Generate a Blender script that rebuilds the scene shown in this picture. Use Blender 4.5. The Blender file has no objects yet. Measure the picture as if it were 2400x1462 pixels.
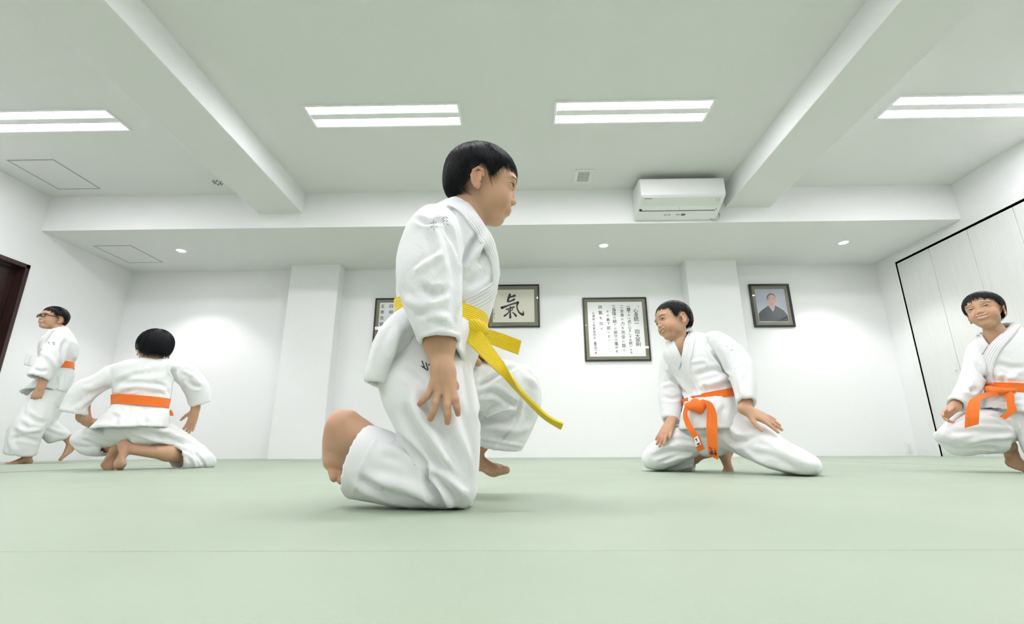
import bpy, bmesh, math, random
import numpy as np
from mathutils import Vector, Matrix, noise
from mathutils.bvhtree import BVHTree
S = bpy.context.scene
COL = S.collection
# ---------------------------------------------------------------- camera
CF, CP, CY, CR, CH = 1128.1507, .2765, .0166, -.0051, .108
_R = np.array([math.cos(CY), math.sin(CY), 0.0]); _F = np.array([-math.sin(CY), math.cos(CY), 0.0]); _Z = np.array([0, 0, 1.0])
_D = math.cos(CP)*_F + math.sin(CP)*_Z
_U = -math.sin(CP)*_F + math.cos(CP)*_Z
R2 = math.cos(CR)*_R + math.sin(CR)*_U
U2 = -math.sin(CR)*_R + math.cos(CR)*_U
CAM = np.array([0, 0, CH])
cd = bpy.data.cameras.new('camera'); cam = bpy.data.objects.new('camera', cd); COL.objects.link(cam)
cd.sensor_width = 36.0; cd.sensor_fit = 'HORIZONTAL'; cd.lens = 36.0*CF/2400.0; cd.clip_start = 0.02
m = Matrix.Identity(4)
for i in range(3):
    m[i][0] = R2[i]; m[i][1] = U2[i]; m[i][2] = -_D[i]; m[i][3] = CAM[i]
cam.matrix_world = m
S.camera = cam
S.view_settings.view_transform = 'Standard'; S.view_settings.look = 'None'
S.view_settings.gamma = 1.0; S.view_settings.use_curve_mapping = False
S.view_settings.exposure = EXPO = 1.38
w = bpy.data.worlds.new('world'); S.world = w; w.use_nodes = True
w.node_tree.nodes['Background'].inputs[0].default_value = (0.9, 0.95, 1, 1)
w.node_tree.nodes['Background'].inputs[1].default_value = 0.3
TUBE = 17.0          # emission of the fluorescent diffusers
SPOT = 26.0          # downlights, watts

def ray(x, y): return _D + R2*(x-1200)/CF - U2*(y-731)/CF
FIG = None
def set_fig(px, py, Y):
    """depths are measured on planes that face the camera at this figure"""
    global FIG
    FIG = None
    if px is not None:
        c = UY(px, py, Y); n = np.array([c[0], c[1], 0]); n /= np.linalg.norm(n); FIG = (n, n@c, Y)
def UY(x, y, Y):
    r = ray(x, y)
    if FIG is None: return CAM + r*(Y/r[1])
    n, d0, Y0 = FIG; return CAM + r*((d0+Y-Y0)/(n@r))
def UZ(x, y, z): r = ray(x, y); return CAM + r*((z-CH)/r[2])
def UX(x, y, X): r = ray(x, y); return CAM + r*(X/r[0])

# ---------------------------------------------------------------- materials
def mat(name, col, rough=.6, bump=None, emit=None, spec=.5, noise_col=None, sub=0, sheen=0, metal=0, attr=None, coat=0):
    m = bpy.data.materials.new(name); m.use_nodes = True
    nt = m.node_tree; b = nt.nodes['Principled BSDF']
    b.inputs['Base Color'].default_value = (*col, 1); b.inputs['Roughness'].default_value = rough
    b.inputs['Specular IOR Level'].default_value = spec; b.inputs['Metallic'].default_value = metal
    if coat: b.inputs['Coat Weight'].default_value = coat
    if sheen: b.inputs['Sheen Weight'].default_value = sheen
    if emit: b.inputs['Emission Color'].default_value = (*emit[0], 1); b.inputs['Emission Strength'].default_value = emit[1]
    if sub:
        b.inputs['Subsurface Weight'].default_value = sub; b.inputs['Subsurface Radius'].default_value = (1.0, .35, .2)
        b.inputs['Subsurface Scale'].default_value = .006
    tc = nt.nodes.new('ShaderNodeTexCoord')
    if attr:
        a = nt.nodes.new('ShaderNodeAttribute'); a.attribute_name = attr
        nt.links.new(a.outputs['Color'], b.inputs['Base Color'])
    if noise_col:          # (scale, colour b, contrast, stretch)
        sc, c2, det, st = noise_col
        mp = nt.nodes.new('ShaderNodeMapping'); mp.inputs['Scale'].default_value = st
        n = nt.nodes.new('ShaderNodeTexNoise'); n.inputs['Scale'].default_value = sc; n.inputs['Detail'].default_value = det
        mx = nt.nodes.new('ShaderNodeMix'); mx.data_type = 'RGBA'
        cr = nt.nodes.new('ShaderNodeMapRange'); cr.inputs[1].default_value = .35; cr.inputs[2].default_value = .65
        nt.links.new(tc.outputs['Object'], mp.inputs[0]); nt.links.new(mp.outputs[0], n.inputs['Vector'])
        nt.links.new(n.outputs['Fac'], cr.inputs[0]); nt.links.new(cr.outputs[0], mx.inputs[0])
        mx.inputs[6].default_value = (*col, 1); mx.inputs[7].default_value = (*c2, 1)
        nt.links.new(mx.outputs[2], b.inputs['Base Color'])
    if bump:               # list of (kind, scale, strength, distance, stretch)
        prev = None
        for kind, sc, stg, dist, st in bump:
            mp = nt.nodes.new('ShaderNodeMapping'); mp.inputs['Scale'].default_value = st
            nt.links.new(tc.outputs['Object'], mp.inputs[0])
            if kind == 'noise':
                n = nt.nodes.new('ShaderNodeTexNoise'); n.inputs['Detail'].default_value = 3; out = n.outputs['Fac']
            elif kind == 'voronoi':
                n = nt.nodes.new('ShaderNodeTexVoronoi'); out = n.outputs['Distance']
                n.inputs['Randomness'].default_value = 0.0; mp.inputs['Rotation'].default_value = (.35, .785, .5)
            else:
                n = nt.nodes.new('ShaderNodeTexWave'); out = n.outputs['Fac']
                n.bands_direction = {'wave_x': 'X', 'wave_y': 'Y', 'wave_z': 'Z'}.get(kind, 'X')
            n.inputs['Scale'].default_value = sc
            nt.links.new(mp.outputs[0], n.inputs['Vector'])
            bp = nt.nodes.new('ShaderNodeBump'); bp.inputs['Strength'].default_value = stg; bp.inputs['Distance'].default_value = dist
            nt.links.new(out, bp.inputs['Height'])
            if prev: nt.links.new(prev.outputs[0], bp.inputs['Normal'])
            prev = bp
        nt.links.new(prev.outputs[0], b.inputs['Normal'])
    return m

# ---------------------------------------------------------------- mesh helpers
def link(o, parent=None):
    COL.objects.link(o)
    if parent: o.parent = parent
    return o
def meshobj(name, V, F, mt=None, parent=None, smooth=False):
    me = bpy.data.meshes.new(name)
    V = np.asarray(V, dtype=np.float64)
    if parent is not None:
        V = V - np.array(origin_of(parent))
    me.from_pydata(V.tolist(), [], [tuple(int(i) for i in f) for f in F]); me.validate(); me.update()
    if mt is not None:
        for q in (mt if isinstance(mt, (list, tuple)) else [mt]): me.materials.append(q)
    if smooth: me.polygons.foreach_set('use_smooth', [True]*len(me.polygons))
    return link(bpy.data.objects.new(name, me), parent)
def origin_of(o):
    p = Vector((0, 0, 0))
    while o is not None: p += o.location; o = o.parent
    return p
def empty(name, loc, label, cat, group=None):
    o = bpy.data.objects.new(name, None); COL.objects.link(o); o.location = Vector([float(v) for v in loc]); o.empty_display_size = .05
    return tag(o, label, cat, group)
def tag(o, label, cat, group=None, kind=None):
    if label: o['label'] = label
    if cat: o['category'] = cat
    if group: o['group'] = group
    if kind: o['kind'] = kind
    return o
def struct(o): o['kind'] = 'structure'; return o
class MB:
    def __init__(s): s.V = []; s.F = []; s.M = []
    def add(s, V, F, mi=0):
        n = len(s.V); s.V += [tuple(v) for v in V]; s.F += [tuple(i+n for i in f) for f in F]; s.M += [mi]*len(F)
    def box(s, x0, x1, y0, y1, z0, z1, mi=0, b=0.0):
        if b <= 0:
            V = [(x, y, z) for x in (x0, x1) for y in (y0, y1) for z in (z0, z1)]
            F = [(0, 1, 3, 2), (4, 6, 7, 5), (0, 4, 5, 1), (2, 3, 7, 6), (0, 2, 6, 4), (1, 5, 7, 3)]
            s.add(V, F, mi); return
        bm = bmesh.new(); bmesh.ops.create_cube(bm, size=1)
        for v in bm.verts: v.co = Vector(((x0+x1)/2+v.co.x*(x1-x0), (y0+y1)/2+v.co.y*(y1-y0), (z0+z1)/2+v.co.z*(z1-z0)))
        bmesh.ops.bevel(bm, geom=bm.edges[:], offset=b, segments=2, affect='EDGES', profile=.5)
        bm.verts.index_update()
        s.add([v.co[:] for v in bm.verts], [[v.index for v in f.verts] for f in bm.faces], mi); bm.free()
    def tube(s, pts, r, n=8, mi=0, cap=True):
        pts = [np.array(p, float) for p in pts]; k = len(pts); V = []; F = []
        rr = r if hasattr(r, '__len__') else [r]*k
        t0 = pts[1]-pts[0]; a = np.cross(t0, (0, 0, 1.0));
        if np.linalg.norm(a) < 1e-6: a = np.cross(t0, (0, 1.0, 0))
        for i in range(k):
            t = pts[min(i+1, k-1)]-pts[max(i-1, 0)]; t /= (np.linalg.norm(t)+1e-12)
            a = a-t*(a@t); a /= (np.linalg.norm(a)+1e-12); b = np.cross(t, a)
            for j in range(n):
                q = 2*math.pi*j/n; V.append(pts[i]+rr[i]*(math.cos(q)*a+math.sin(q)*b))
        for i in range(k-1):
            for j in range(n):
                F.append((i*n+j, i*n+(j+1) % n, (i+1)*n+(j+1) % n, (i+1)*n+j))
        if cap: F.append(tuple(range(n-1, -1, -1))); F.append(tuple((k-1)*n+j for j in range(n)))
        s.add(V, F, mi)
    def disc(s, c, r0, r1, z0, z1, n=32, mi=0):
        """ring / cylinder about a vertical axis, r0 inner radius (0 = solid)"""
        V = []; F = []
        prof = [(r0, z0), (r1, z0), (r1, z1), (r0, z1)] if r0 > 0 else [(r1, z0), (r1, z1)]
        for j in range(n):
            q = 2*math.pi*j/n
            for r, z in prof: V.append((c[0]+r*math.cos(q), c[1]+r*math.sin(q), z))
        p = len(prof)
        for j in range(n):
            k = (j+1) % n
            for i in range(p if r0 > 0 else p-1):
                F.append((j*p+i, k*p+i, k*p+(i+1) % p, j*p+(i+1) % p))
        if r0 <= 0:
            F.append(tuple(j*p for j in range(n-1, -1, -1))); F.append(tuple(j*p+1 for j in range(n)))
        s.add(V, F, mi)
    def build(s, name, mt, parent=None, smooth=False):
        o = meshobj(name, s.V, s.F, mt, parent, smooth)
        if len(s.M) == len(o.data.polygons): o.data.polygons.foreach_set('material_index', s.M)
        return o
def densify(pts, n):
    pts = np.array(pts, float); s_ = np.concatenate([[0], np.cumsum(np.linalg.norm(np.diff(pts, axis=0), axis=1))])
    k = len(pts); u = np.linspace(0, s_[-1], n); out = []
    for v in u:
        i = min(max(np.searchsorted(s_, v)-1, 0), k-2); t = (v-s_[i])/(s_[i+1]-s_[i]+1e-12)
        p0, p1, p2, p3 = pts[max(i-1, 0)], pts[i], pts[i+1], pts[min(i+2, k-1)]
        out.append(.5*((2*p1)+(-p0+p2)*t+(2*p0-5*p1+4*p2-p3)*t*t+(-p0+3*p1-3*p2+p3)*t**3))
    return np.array(out)
# ---------------------------------------------------------------- the room
XL, XR, YB, YS, ZC, ZS, YN = -5.456, 4.892, 6.283, 4.934, 2.954, 2.524, -4.3
ZB = 2.703
M_wall = mat('white_wallpaper', (.90, .90, .905), .9, bump=[('noise', 260, .25, .002, (1, 1, 1))], spec=.2)
M_ceil = mat('ceiling_paper', (.80, .80, .785), .95, bump=[('noise', 260, .2, .002, (1, 1, 1))], spec=.15)
M_mat = mat('green_vinyl_mat', (.335, .405, .305), .5, spec=.35, noise_col=(2.2, (.36, .43, .33), 4, (1, 1, 1)),
            bump=[('noise', 420, .35, .0012, (1, 1, 1)), ('noise', 3, .25, .004, (1, 1, 1))])
M_seam = mat('mat_underlay', (.26, .31, .24), .8)
M_white = mat('white_plastic', (.88, .88, .88), .4)
M_offw = mat('offwhite_plastic', (.80, .815, .79), .45)
M_grey = mat('grey_line', (.40, .44, .45), .5)
M_dark = mat('black_gap', (.012, .013, .013), .6)
M_brown = mat('dark_brown_wood', (.045, .017, .014), .35, noise_col=(6, (.022, .009, .008), 5, (6, 6, .6)))
M_closet = mat('pale_door_laminate', (.80, .805, .79), .5, noise_col=(9, (.765, .775, .755), 5, (6, 6, .35)))
M_tube = mat('lamp_diffuser', (1, 1, 1), .5, emit=((.975, .945, 1.0), TUBE))
M_down = mat('downlight_lens', (1, 1, 1), .5, emit=((1, 1, 1), 30))
M_alu = mat('satin_aluminium', (.55, .57, .58), .35, metal=.6)

b = MB(); b.box(XL-.3, XR+.3, YN-.2, YB+.3, -.12, -.02); floor = struct(b.build('floor', M_seam))
def bxobj(name, x0, x1, y0, y1, z0, z1, mt, parent=None, bev=0):
    b = MB(); b.box(x0, x1, y0, y1, z0, z1, b=bev); return b.build(name, mt, parent)
struct(bxobj('ceiling', XL-.3, XR+.3, YN-.2, YS+.02, ZC, ZC+.15, M_ceil))
struct(bxobj('wall_back', XL-.2, XR+.2, YB, YB+.15, -.1, ZC+.1, M_wall))
struct(bxobj('wall_front', XL-.2, XR+.2, YN-.15, YN, -.1, ZC+.1, M_wall))
# lowered ceiling along the back wall
sof = MB(); sof.box(XL-.2, XR+.2, YS, YB+.1, ZS, ZC+.12)
o = struct(sof.build('ceiling_soffit', [M_ceil, M_wall]))
for p in o.data.polygons: p.material_index = 0 if p.normal.z < -.5 else 1
# beams
def beam(n, x0, x1):
    b = MB(); b.box(x0, x1, YN-.1, YS+.01, ZB, ZC+.1, b=.008)
    o = struct(b.build('beam', [M_ceil, M_wall]))
    for p in o.data.polygons: p.material_index = 0 if p.normal.z < -.5 else 1
beam(1, -2.974, -2.466); beam(2, 2.324, 2.826)
# columns on the back wall
struct(bxobj('column', -3.095, -2.432, 6.073, YB+.05, -.05, ZS+.01, M_wall, bev=.006))
struct(bxobj('column', 2.224, 2.897, 6.063, YB+.05, -.05, ZS+.01, M_wall, bev=.006))
# left wall with doorway
DY0, DY1, DZ = 4.03, 4.925, 2.097
w_ = MB(); w_.box(XL-.15, XL, YN-.1, DY0, -.1, ZC+.1); w_.box(XL-.15, XL, DY1, YB+.1, -.1, ZC+.1); w_.box(XL-.15, XL, DY0, DY1, DZ, ZC+.1)
struct(w_.build('wall_left', M_wall))
dr = MB()
for (y0, y1, z0, z1) in ((DY0-.0, DY0+.045, -.02, DZ), (DY1-.045, DY1, -.02, DZ), (DY0, DY1, DZ-.045, DZ)):
    dr.box(XL-.16, XL+.014, y0, y1, z0, z1, b=.003)
door = struct(dr.build('door_1', M_brown))
b = MB(); b.box(XL-.13, XL-.095, DY0+.05, DY1-.05, -.01, DZ-.05, b=.003)
for z0, z1 in ((.15, .95), (1.05, 1.95)): b.box(XL-.1, XL-.088, DY0+.17, DY1-.17, z0, z1, b=.004)
b.build('door_leaf', M_brown, door)
b = MB(); b.tube([(XL-.09, DY0+.12, 1.0), (XL-.04, DY0+.12, 1.0), (XL-.04, DY0+.23, 1.0)], .009); b.build('door_handle', M_alu, door, True)
# right wall with the closet
CY0, CY1, CZ = 1.35, 5.94, 2.413
w_ = MB(); w_.box(XR, XR+.15, CY1, YB+.1, -.1, ZC+.1); w_.box(XR, XR+.15, YN-.1, CY0, -.1, ZC+.1); w_.box(XR, XR+.15, CY0, CY1, CZ, ZC+.1)
struct(w_.build('wall_right', M_wall))
t = MB()
for (y0, y1, z0, z1) in ((CY1, CY1+.075, -.02, CZ+.075), (CY0-.075, CY0, -.02, CZ+.075), (CY0, CY1, CZ+.0, CZ+.075)):
    t.box(XR-.012, XR+.06, y0, y1, z0, z1, b=.003)
struct(t.build('trim_1', M_white))
bk = MB(); bk.box(XR+.075, XR+.12, CY0, CY1, -.02, CZ)
cl = struct(bk.build('door_2', M_dark))
pw = .5095; k = 0; y = CY1-.003
while y > CY0+.02:
    y0 = max(y-pw, CY0+.01)
    pn = bxobj('door_panel', XR+.012, XR+.045, y0+.0025, y-.0025, -.012, CZ-.02, M_closet, cl, .003)
    if k % 2 == 0:
        hb = MB(); yy = y0+.03
        hb.box(XR+.0, XR+.014, yy, yy+.03, .93, 1.03, b=.004); hb.build('door_handle', M_offw, pn)
    y -= pw; k += 1
# baseboards are flush; tiny cover strip by the left column
# mats: laid edge to edge, every one an object
random.seed(3)
proto = None
GX = [-.987+1.766*i for i in range(-4, 5)]; GY = [.582+1.02*i for i in range(-6, 7)]
for i in range(len(GX)-1):
    for j in range(len(GY)-1):
        x0, x1 = max(GX[i], XL), min(GX[i+1], XR); y0, y1 = max(GY[j], YN), min(GY[j+1], YB)
        if x1-x0 < .05 or y1-y0 < .05: continue
        if y0 < -.6: continue
        b = MB(); g = .0004; e = -.0014*(i % 2)+random.uniform(-.0002, 0)
        b.box(x0+.0016, x1-.0016, y0+g, y1-g, -.03, e, b=.0016)
        b.build('mat', M_mat, floor)
b = MB(); b.box(XL, XR, YN, -.54, -.03, 0); b.build('mat', M_mat, floor)
# ceiling lights
def ceiling_light(x0, x1, y0, y1, label):
    t = empty('ceiling_light', ((x0+x1)/2, (y0+y1)/2, ZC), label, 'ceiling light', 'recessed twin tube ceiling lights')
    h = MB(); f = .022
    h.box(x0-f, x1+f, y0-f, y0, ZC-.012, ZC+.03, b=.002); h.box(x0-f, x1+f, y1, y1+f, ZC-.012, ZC+.03, b=.002)
    h.box(x0-f, x0, y0, y1, ZC-.012, ZC+.03, b=.002); h.box(x1, x1+f, y0, y1, ZC-.012, ZC+.03, b=.002)
    yc = (y0+y1)/2; wd = (y1-y0)
    h.box(x0, x1, yc-wd*.14, yc+wd*.14, ZC-.008, ZC+.03, b=.002)
    h.build('housing', M_white, t)
    for a, c in ((y0, yc-wd*.14), (yc+wd*.14, y1)):
        b = MB(); b.box(x0, x1, a, c, ZC-.006, ZC+.01, b=.002); b.build('tube_diffuser', M_tube, t)
LY0, LY1 = 3.477, 3.736
rows = [(-1.830, -.522, 'twin tube ceiling light just left of the front boy\'s head'), (.338, 1.663, 'twin tube ceiling light between front boy\'s head and right beam'),
        (3.234, 4.56, 'twin tube ceiling light right of the right beam'), (-4.89, -3.579, 'twin tube ceiling light left of the left beam')]
for x0, x1, l in rows: ceiling_light(x0, x1, LY0, LY1, l)
for yy, rr in ((1.19, [(-1.72, -.42), (.30, 1.60), (2.86, 4.16), (-4.62, -3.32)]), (-1.4, [q[:2] for q in rows])):
    for x0, x1 in rr: ceiling_light(x0, x1, yy-.13, yy+.13, 'twin tube ceiling light overhead out of view')
# downlights in the lowered ceiling
for (x, y, l) in ((-4.247, 5.536, 'round downlight beside the hatch in the lowered ceiling, left'), (1.049, 5.532, 'round downlight above the square calligraphy frame'), (3.985, 5.528, 'round downlight above the portrait side of the back wall')):
    t = empty('downlight', (x, y, ZS), l, 'downlight', 'downlights in the lowered ceiling')
    b = MB(); b.disc((x, y), .050, .062, ZS-.005, ZS+.01); b.build('rim', M_white, t, True)
    b = MB(); b.disc((x, y), 0, .050, ZS-.003, ZS+.01); b.build('lens', M_down, t)
    ld = bpy.data.lights.new('spot', 'SPOT'); ld.energy = SPOT; ld.spot_size = 1.9; ld.spot_blend = .5; ld.shadow_soft_size = .04
    lo = bpy.data.objects.new('bulb', ld); link(lo, t); lo.location = (0, 0, -.012)
# access hatches
def hatch(x0, x1, y0, y1, z, label):
    t = empty('access_hatch', ((x0+x1)/2, (y0+y1)/2, z), label, 'hatch')
    b = MB(); f = .014
    for a in ((x0, x1, y0, y0+f), (x0, x1, y1-f, y1), (x0, x0+f, y0+f, y1-f), (x1-f, x1, y0+f, y1-f)): b.box(*a, z-.004, z+.01)
    b.build('frame', M_grey, t)
    bxobj('lid', x0+f, x1-f, y0+f, y1-f, z-.002, z+.01, M_ceil, t)
hatch(-5.2, -4.715, 4.19, 4.765, ZC, 'grey-edged ceiling hatch in the main ceiling by left wall')
hatch(-5.22, -4.752, 5.357, 5.918, ZS, 'grey-edged ceiling hatch in the lowered ceiling')
# vent and sprinkler rose
t = empty('ceiling_vent', (.706, 4.643, ZC), 'small square vent with grey grille left of air conditioner', 'vent')
b = MB()
for a in ((.6, .812, 4.51, 4.55), (.6, .812, 4.735, 4.775), (.6, .645, 4.55, 4.735), (.765, .812, 4.55, 4.735)): b.box(*a, ZC-.012, ZC+.01, b=.003)
b.build('frame', M_offw, t)
bxobj('backing', .645, .765, 4.55, 4.735, ZC-.003, ZC+.01, mat('grille_grey', (.30, .31, .27), .6), t)
b = MB()
for i in range(9): b.box(.647, .763, 4.56+i*.02, 4.566+i*.02, ZC-.009, ZC-.002)
b.build('grille', M_offw, t)['kind'] = 'stuff'
t = empty('ceiling_diffuser', (-3.323, 4.665, ZC), 'small round slotted ceiling diffuser beside the left beam', 'diffuser')
b = MB(); b.disc((-3.323, 4.665), 0, .075, ZC-.006, ZC+.01); b.build('plate', M_offw, t)
b = MB()
for k in range(8):
    a = k*math.pi/4
    for r in (.03, .05):
        x, y = -3.323+r*math.cos(a+r*9), 4.665+r*math.sin(a+r*9); b.disc((x, y), 0, .0085, ZC-.008, ZC)
b.build('slots', mat('slot_dark', (.12, .11, .08), .7), t)
# air conditioner
t = empty('air_conditioner', (1.7, YS, 2.56), 'white wall air conditioner on the soffit beside right beam', 'air conditioner')
ax0, ax1 = 1.295, 2.185; zt, zm, zb_ = 2.886, 2.668, 2.553; yf = YS-.35
prof = [(YS-.005, zt+.02), (yf+.03, zt), (yf+.006, zt-.012), (yf, zt-.03), (yf-.002, zm+.012), (yf+.012, zm), (YS-.05, zb_), (YS-.005, zb_+.002)]
V = [(ax0, y, z) for y, z in prof]+[(ax1, y, z) for y, z in prof]; n = len(prof)
F = [tuple(range(n-1, -1, -1)), tuple(range(n, 2*n))]+[(i, (i+1) % n, (i+1) % n+n, i+n) for i in range(n)]
body_ = meshobj('housing', V, F, M_white, t)
# under panel pieces follow the sloping underside
p0 = np.array([0, yf+.012, zm]); p1 = np.array([0, YS-.05, zb_]); pd = p1-p0; pl = np.linalg.norm(pd); pd /= pl; pn_ = np.array([0, pd[2], -pd[1]])
def onpanel(name, xa, xb, a, c, th, mt, par=t, off=0.0):
    P = []
    for x in (xa, xb):
        for q in (a, c):
            for h_ in (off, off+th): P.append(np.array([x, 0, 0])+np.array([0, p0[1], p0[2]])+pd*q*pl+pn_*h_)
    return meshobj(name, P, [(0, 1, 3, 2), (4, 6, 7, 5), (0, 4, 5, 1), (2, 3, 7, 6), (0, 2, 6, 4), (1, 5, 7, 3)], mt, par)
onpanel('front_flap', ax0+.03, ax1-.03, .02, .40, .006, M_offw)
onpanel('louvre', ax0+.05, (ax0+ax1)/2-.002, .405, .60, .008, M_white)
onpanel('louvre', (ax0+ax1)/2+.002, ax1-.05, .405, .60, .008, M_white)
onpanel('air_slot', ax0+.02, ax1-.05, .60, .645, .003, M_dark)
onpanel('air_slot', ax0+.018, ax0+.042, .55, .61, .003, M_dark)
onpanel('air_slot', ax1-.07, ax1-.04, .54, .61, .003, M_dark)
for i, (a, c, q0, q1) in enumerate(((.55, .60, .78, .86), (.48, .53, .80, .84), (.34, .375, .80, .85), (.385, .42, .81, .84))):
    onpanel('label_sticker', ax0+(ax1-ax0)*a, ax0+(ax1-ax0)*c, q0, q1, .0015, mat('sticker', ((.1, .11, .11), (.35, .37, .36), (.35, .36, .34), (.10, .33, .62))[i], .5))
# round mark and small lettering on the flap
def flap_text(txt, x, q, size, mt, name='lettering'):
    c = bpy.data.curves.new(name, 'FONT'); c.body = txt; c.size = size; c.extrude = .0006
    o = bpy.data.objects.new(name, c); link(o)
    Zx = Vector(pn_); X = Vector((1, 0, 0)); Y = Zx.cross(X)
    P = Vector(p0)+Vector(pd)*q*pl+Vector(pn_)*.0065+Vector((x, 0, 0))
    o.matrix_world = Matrix(((X.x, Y.x, Zx.x, P.x), (X.y, Y.y, Zx.y, P.y), (X.z, Y.z, Zx.z, P.z), (0, 0, 0, 1)))
    return o
def curve_to_mesh(o, mt, parent, name=None):
    bpy.context.view_layer.update()
    dg = bpy.context.evaluated_depsgraph_get()
    me = bpy.data.meshes.new_from_object(o.evaluated_get(dg)); mw = o.matrix_world.copy()
    V = [tuple(mw @ v.co) for v in me.vertices]; F = [tuple(p.vertices) for p in me.polygons]
    nm = name or o.name; bpy.data.objects.remove(o); bpy.data.meshes.remove(me)
    return meshobj(nm, V, F, mt, parent)
M_ink = mat('black_ink', (.016, .017, .016), .55)
curve_to_mesh(flap_text('DAIKIN', ax0+.045, .10, .024, M_ink), M_ink, t, 'lettering')
b = MB()
c0 = np.array([ax1-.065, p0[1], p0[2]])+pd*.16*pl+pn_*.007
ring = [c0+.019*math.cos(a)*np.array([1, 0, 0])+.019*math.sin(a)*pd for a in np.linspace(0, 2*math.pi, 25)]
b.tube(ring, .0022, 6); b.build('round_mark', M_grey, t)
# cable loop hanging under the unit
t2 = MB(); cc = np.array([ax1+.02, YS-.02, 2.59])
pts = [cc+np.array([-.03+.0*math.cos(a), 0, 0])+.058*np.array([math.cos(a), 0, math.sin(a)])+np.array([0, .003*math.sin(3*a), 0]) for a in np.linspace(1.9, 1.9+2*math.pi*1.9, 70)]
pts = [p+np.array([.0, -.004*i/10, 0]) for i, p in enumerate(pts)]
t2.tube(pts, .0035, 6); cb = t2.build('cable_loop', mat('pale_cable', (.55, .54, .48), .6), t, True)
# switch and outlet
def plate(name, loc, ax, wz, hz, label, cat):
    t = empty(name, loc, label, cat); x, y, z = loc
    b = MB()
    if ax == 'x': b.box(x, x+.009, y-wz/2, y+wz/2, z-hz/2, z+hz/2, b=.003)
    else: b.box(x-wz/2, x+wz/2, y-.009, y, z-hz/2, z+hz/2, b=.003)
    b.build('cover_plate', M_white, t)
    for k in (-1, 0, 1):
        b = MB(); zz = z+k*hz*.24
        if ax == 'x': b.box(x+.008, x+.013, y-wz*.2, y+wz*.2, zz-hz*.1, zz+hz*.1, b=.002)
        else: b.box(x-wz*.2, x+wz*.2, y-.012, y-.008, zz-hz*.1, zz+hz*.1, b=.002)
        b.build('rocker' if ax == 'x' else 'socket_insert', M_offw, t)
plate('light_switch', (XL, 5.19, 1.09), 'x', .075, .125, 'white light switch on left wall by the boy with glasses', 'switch')
plate('wall_outlet', (4.805, YB, .10), 'y', .072, .12, 'white outlet low on the back wall near the closet', 'outlet')
t = empty('wall_outlet', (-3.095, 6.2, .12), 'white outlet plate on the side of the left column', 'outlet')
bxobj('cover_plate', -3.104, -3.094, 6.10, 6.17, .05, .17, M_white, t, .003)
bxobj('socket_insert', -3.107, -3.103, 6.12, 6.15, .07, .10, M_dark, t)
# ---------------------------------------------------------------- framed pieces on the back wall
M_frame = mat('black_frame', (.012, .012, .013), .35); M_mount = mat('olive_grey_mount', (.235, .22, .155), .85, noise_col=(300, (.20, .19, .13), 2, (1, 1, 1)))
M_paper = mat('white_paper', (.86, .865, .86), .8); M_cream = mat('cream_paper', (.80, .755, .66), .8); M_red = mat('red_seal', (.65, .12, .10), .8)
M_ink2 = mat('soft_ink', (.045, .05, .048), .8)
M_glass = bpy.data.materials.new('picture_glass'); M_glass.use_nodes = True; nt = M_glass.node_tree; nt.nodes.clear()
_o = nt.nodes.new('ShaderNodeOutputMaterial'); _m = nt.nodes.new('ShaderNodeMixShader'); _t = nt.nodes.new('ShaderNodeBsdfTransparent'); _g = nt.nodes.new('ShaderNodeBsdfGlossy'); _f = nt.nodes.new('ShaderNodeMath'); _w = nt.nodes.new('ShaderNodeLayerWeight'); _p = nt.nodes.new('ShaderNodeMath')
_g.inputs['Roughness'].default_value = .02; _w.inputs[0].default_value = .5; _p.operation = 'POWER'; _p.inputs[1].default_value = 5; _f.operation = 'MULTIPLY_ADD'; _f.inputs[1].default_value = .9; _f.inputs[2].default_value = .035; nt.links.new(_w.outputs['Facing'], _p.inputs[0]); nt.links.new(_p.outputs[0], _f.inputs[0])
nt.links.new(_f.outputs[0], _m.inputs[0]); nt.links.new(_t.outputs[0], _m.inputs[1]); nt.links.new(_g.outputs[0], _m.inputs[2]); nt.links.new(_m.outputs[0], _o.inputs[0])
def frame_box(name, label, x0, x1, z0, z1, bw, mw, paper, cat='frame'):
    t = empty(name, ((x0+x1)/2, YB, (z0+z1)/2), label, cat); yf = YB-.028
    b = MB()
    for a in ((x0, x1, z1-bw, z1), (x0, x1, z0, z0+bw), (x0, x0+bw, z0+bw, z1-bw), (x1-bw, x1, z0+bw, z1-bw)): b.box(a[0], a[1], yf, YB-.001, a[2], a[3], b=.002)
    b.build('frame_border', M_frame, t)
    b = MB()
    q = (x0+bw, x1-bw, z0+bw, z1-bw)
    for a in ((q[0], q[1], q[3]-mw, q[3]), (q[0], q[1], q[2], q[2]+mw), (q[0], q[0]+mw, q[2]+mw, q[3]-mw), (q[1]-mw, q[1], q[2]+mw, q[3]-mw)): b.box(a[0], a[1], yf+.010, yf+.016, a[2], a[3])
    b.build('mount', M_mount, t)
    pp_ = bxobj('paper', q[0]+mw-.002, q[1]-mw+.002, yf+.014, yf+.018, q[2]+mw-.002, q[3]-mw+.002, paper, t)
    bxobj('glass', q[0], q[1], yf+.004, yf+.006, q[2], q[3], M_glass, t)
    return t, pp_, yf+.0135
_prot = {}
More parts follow.
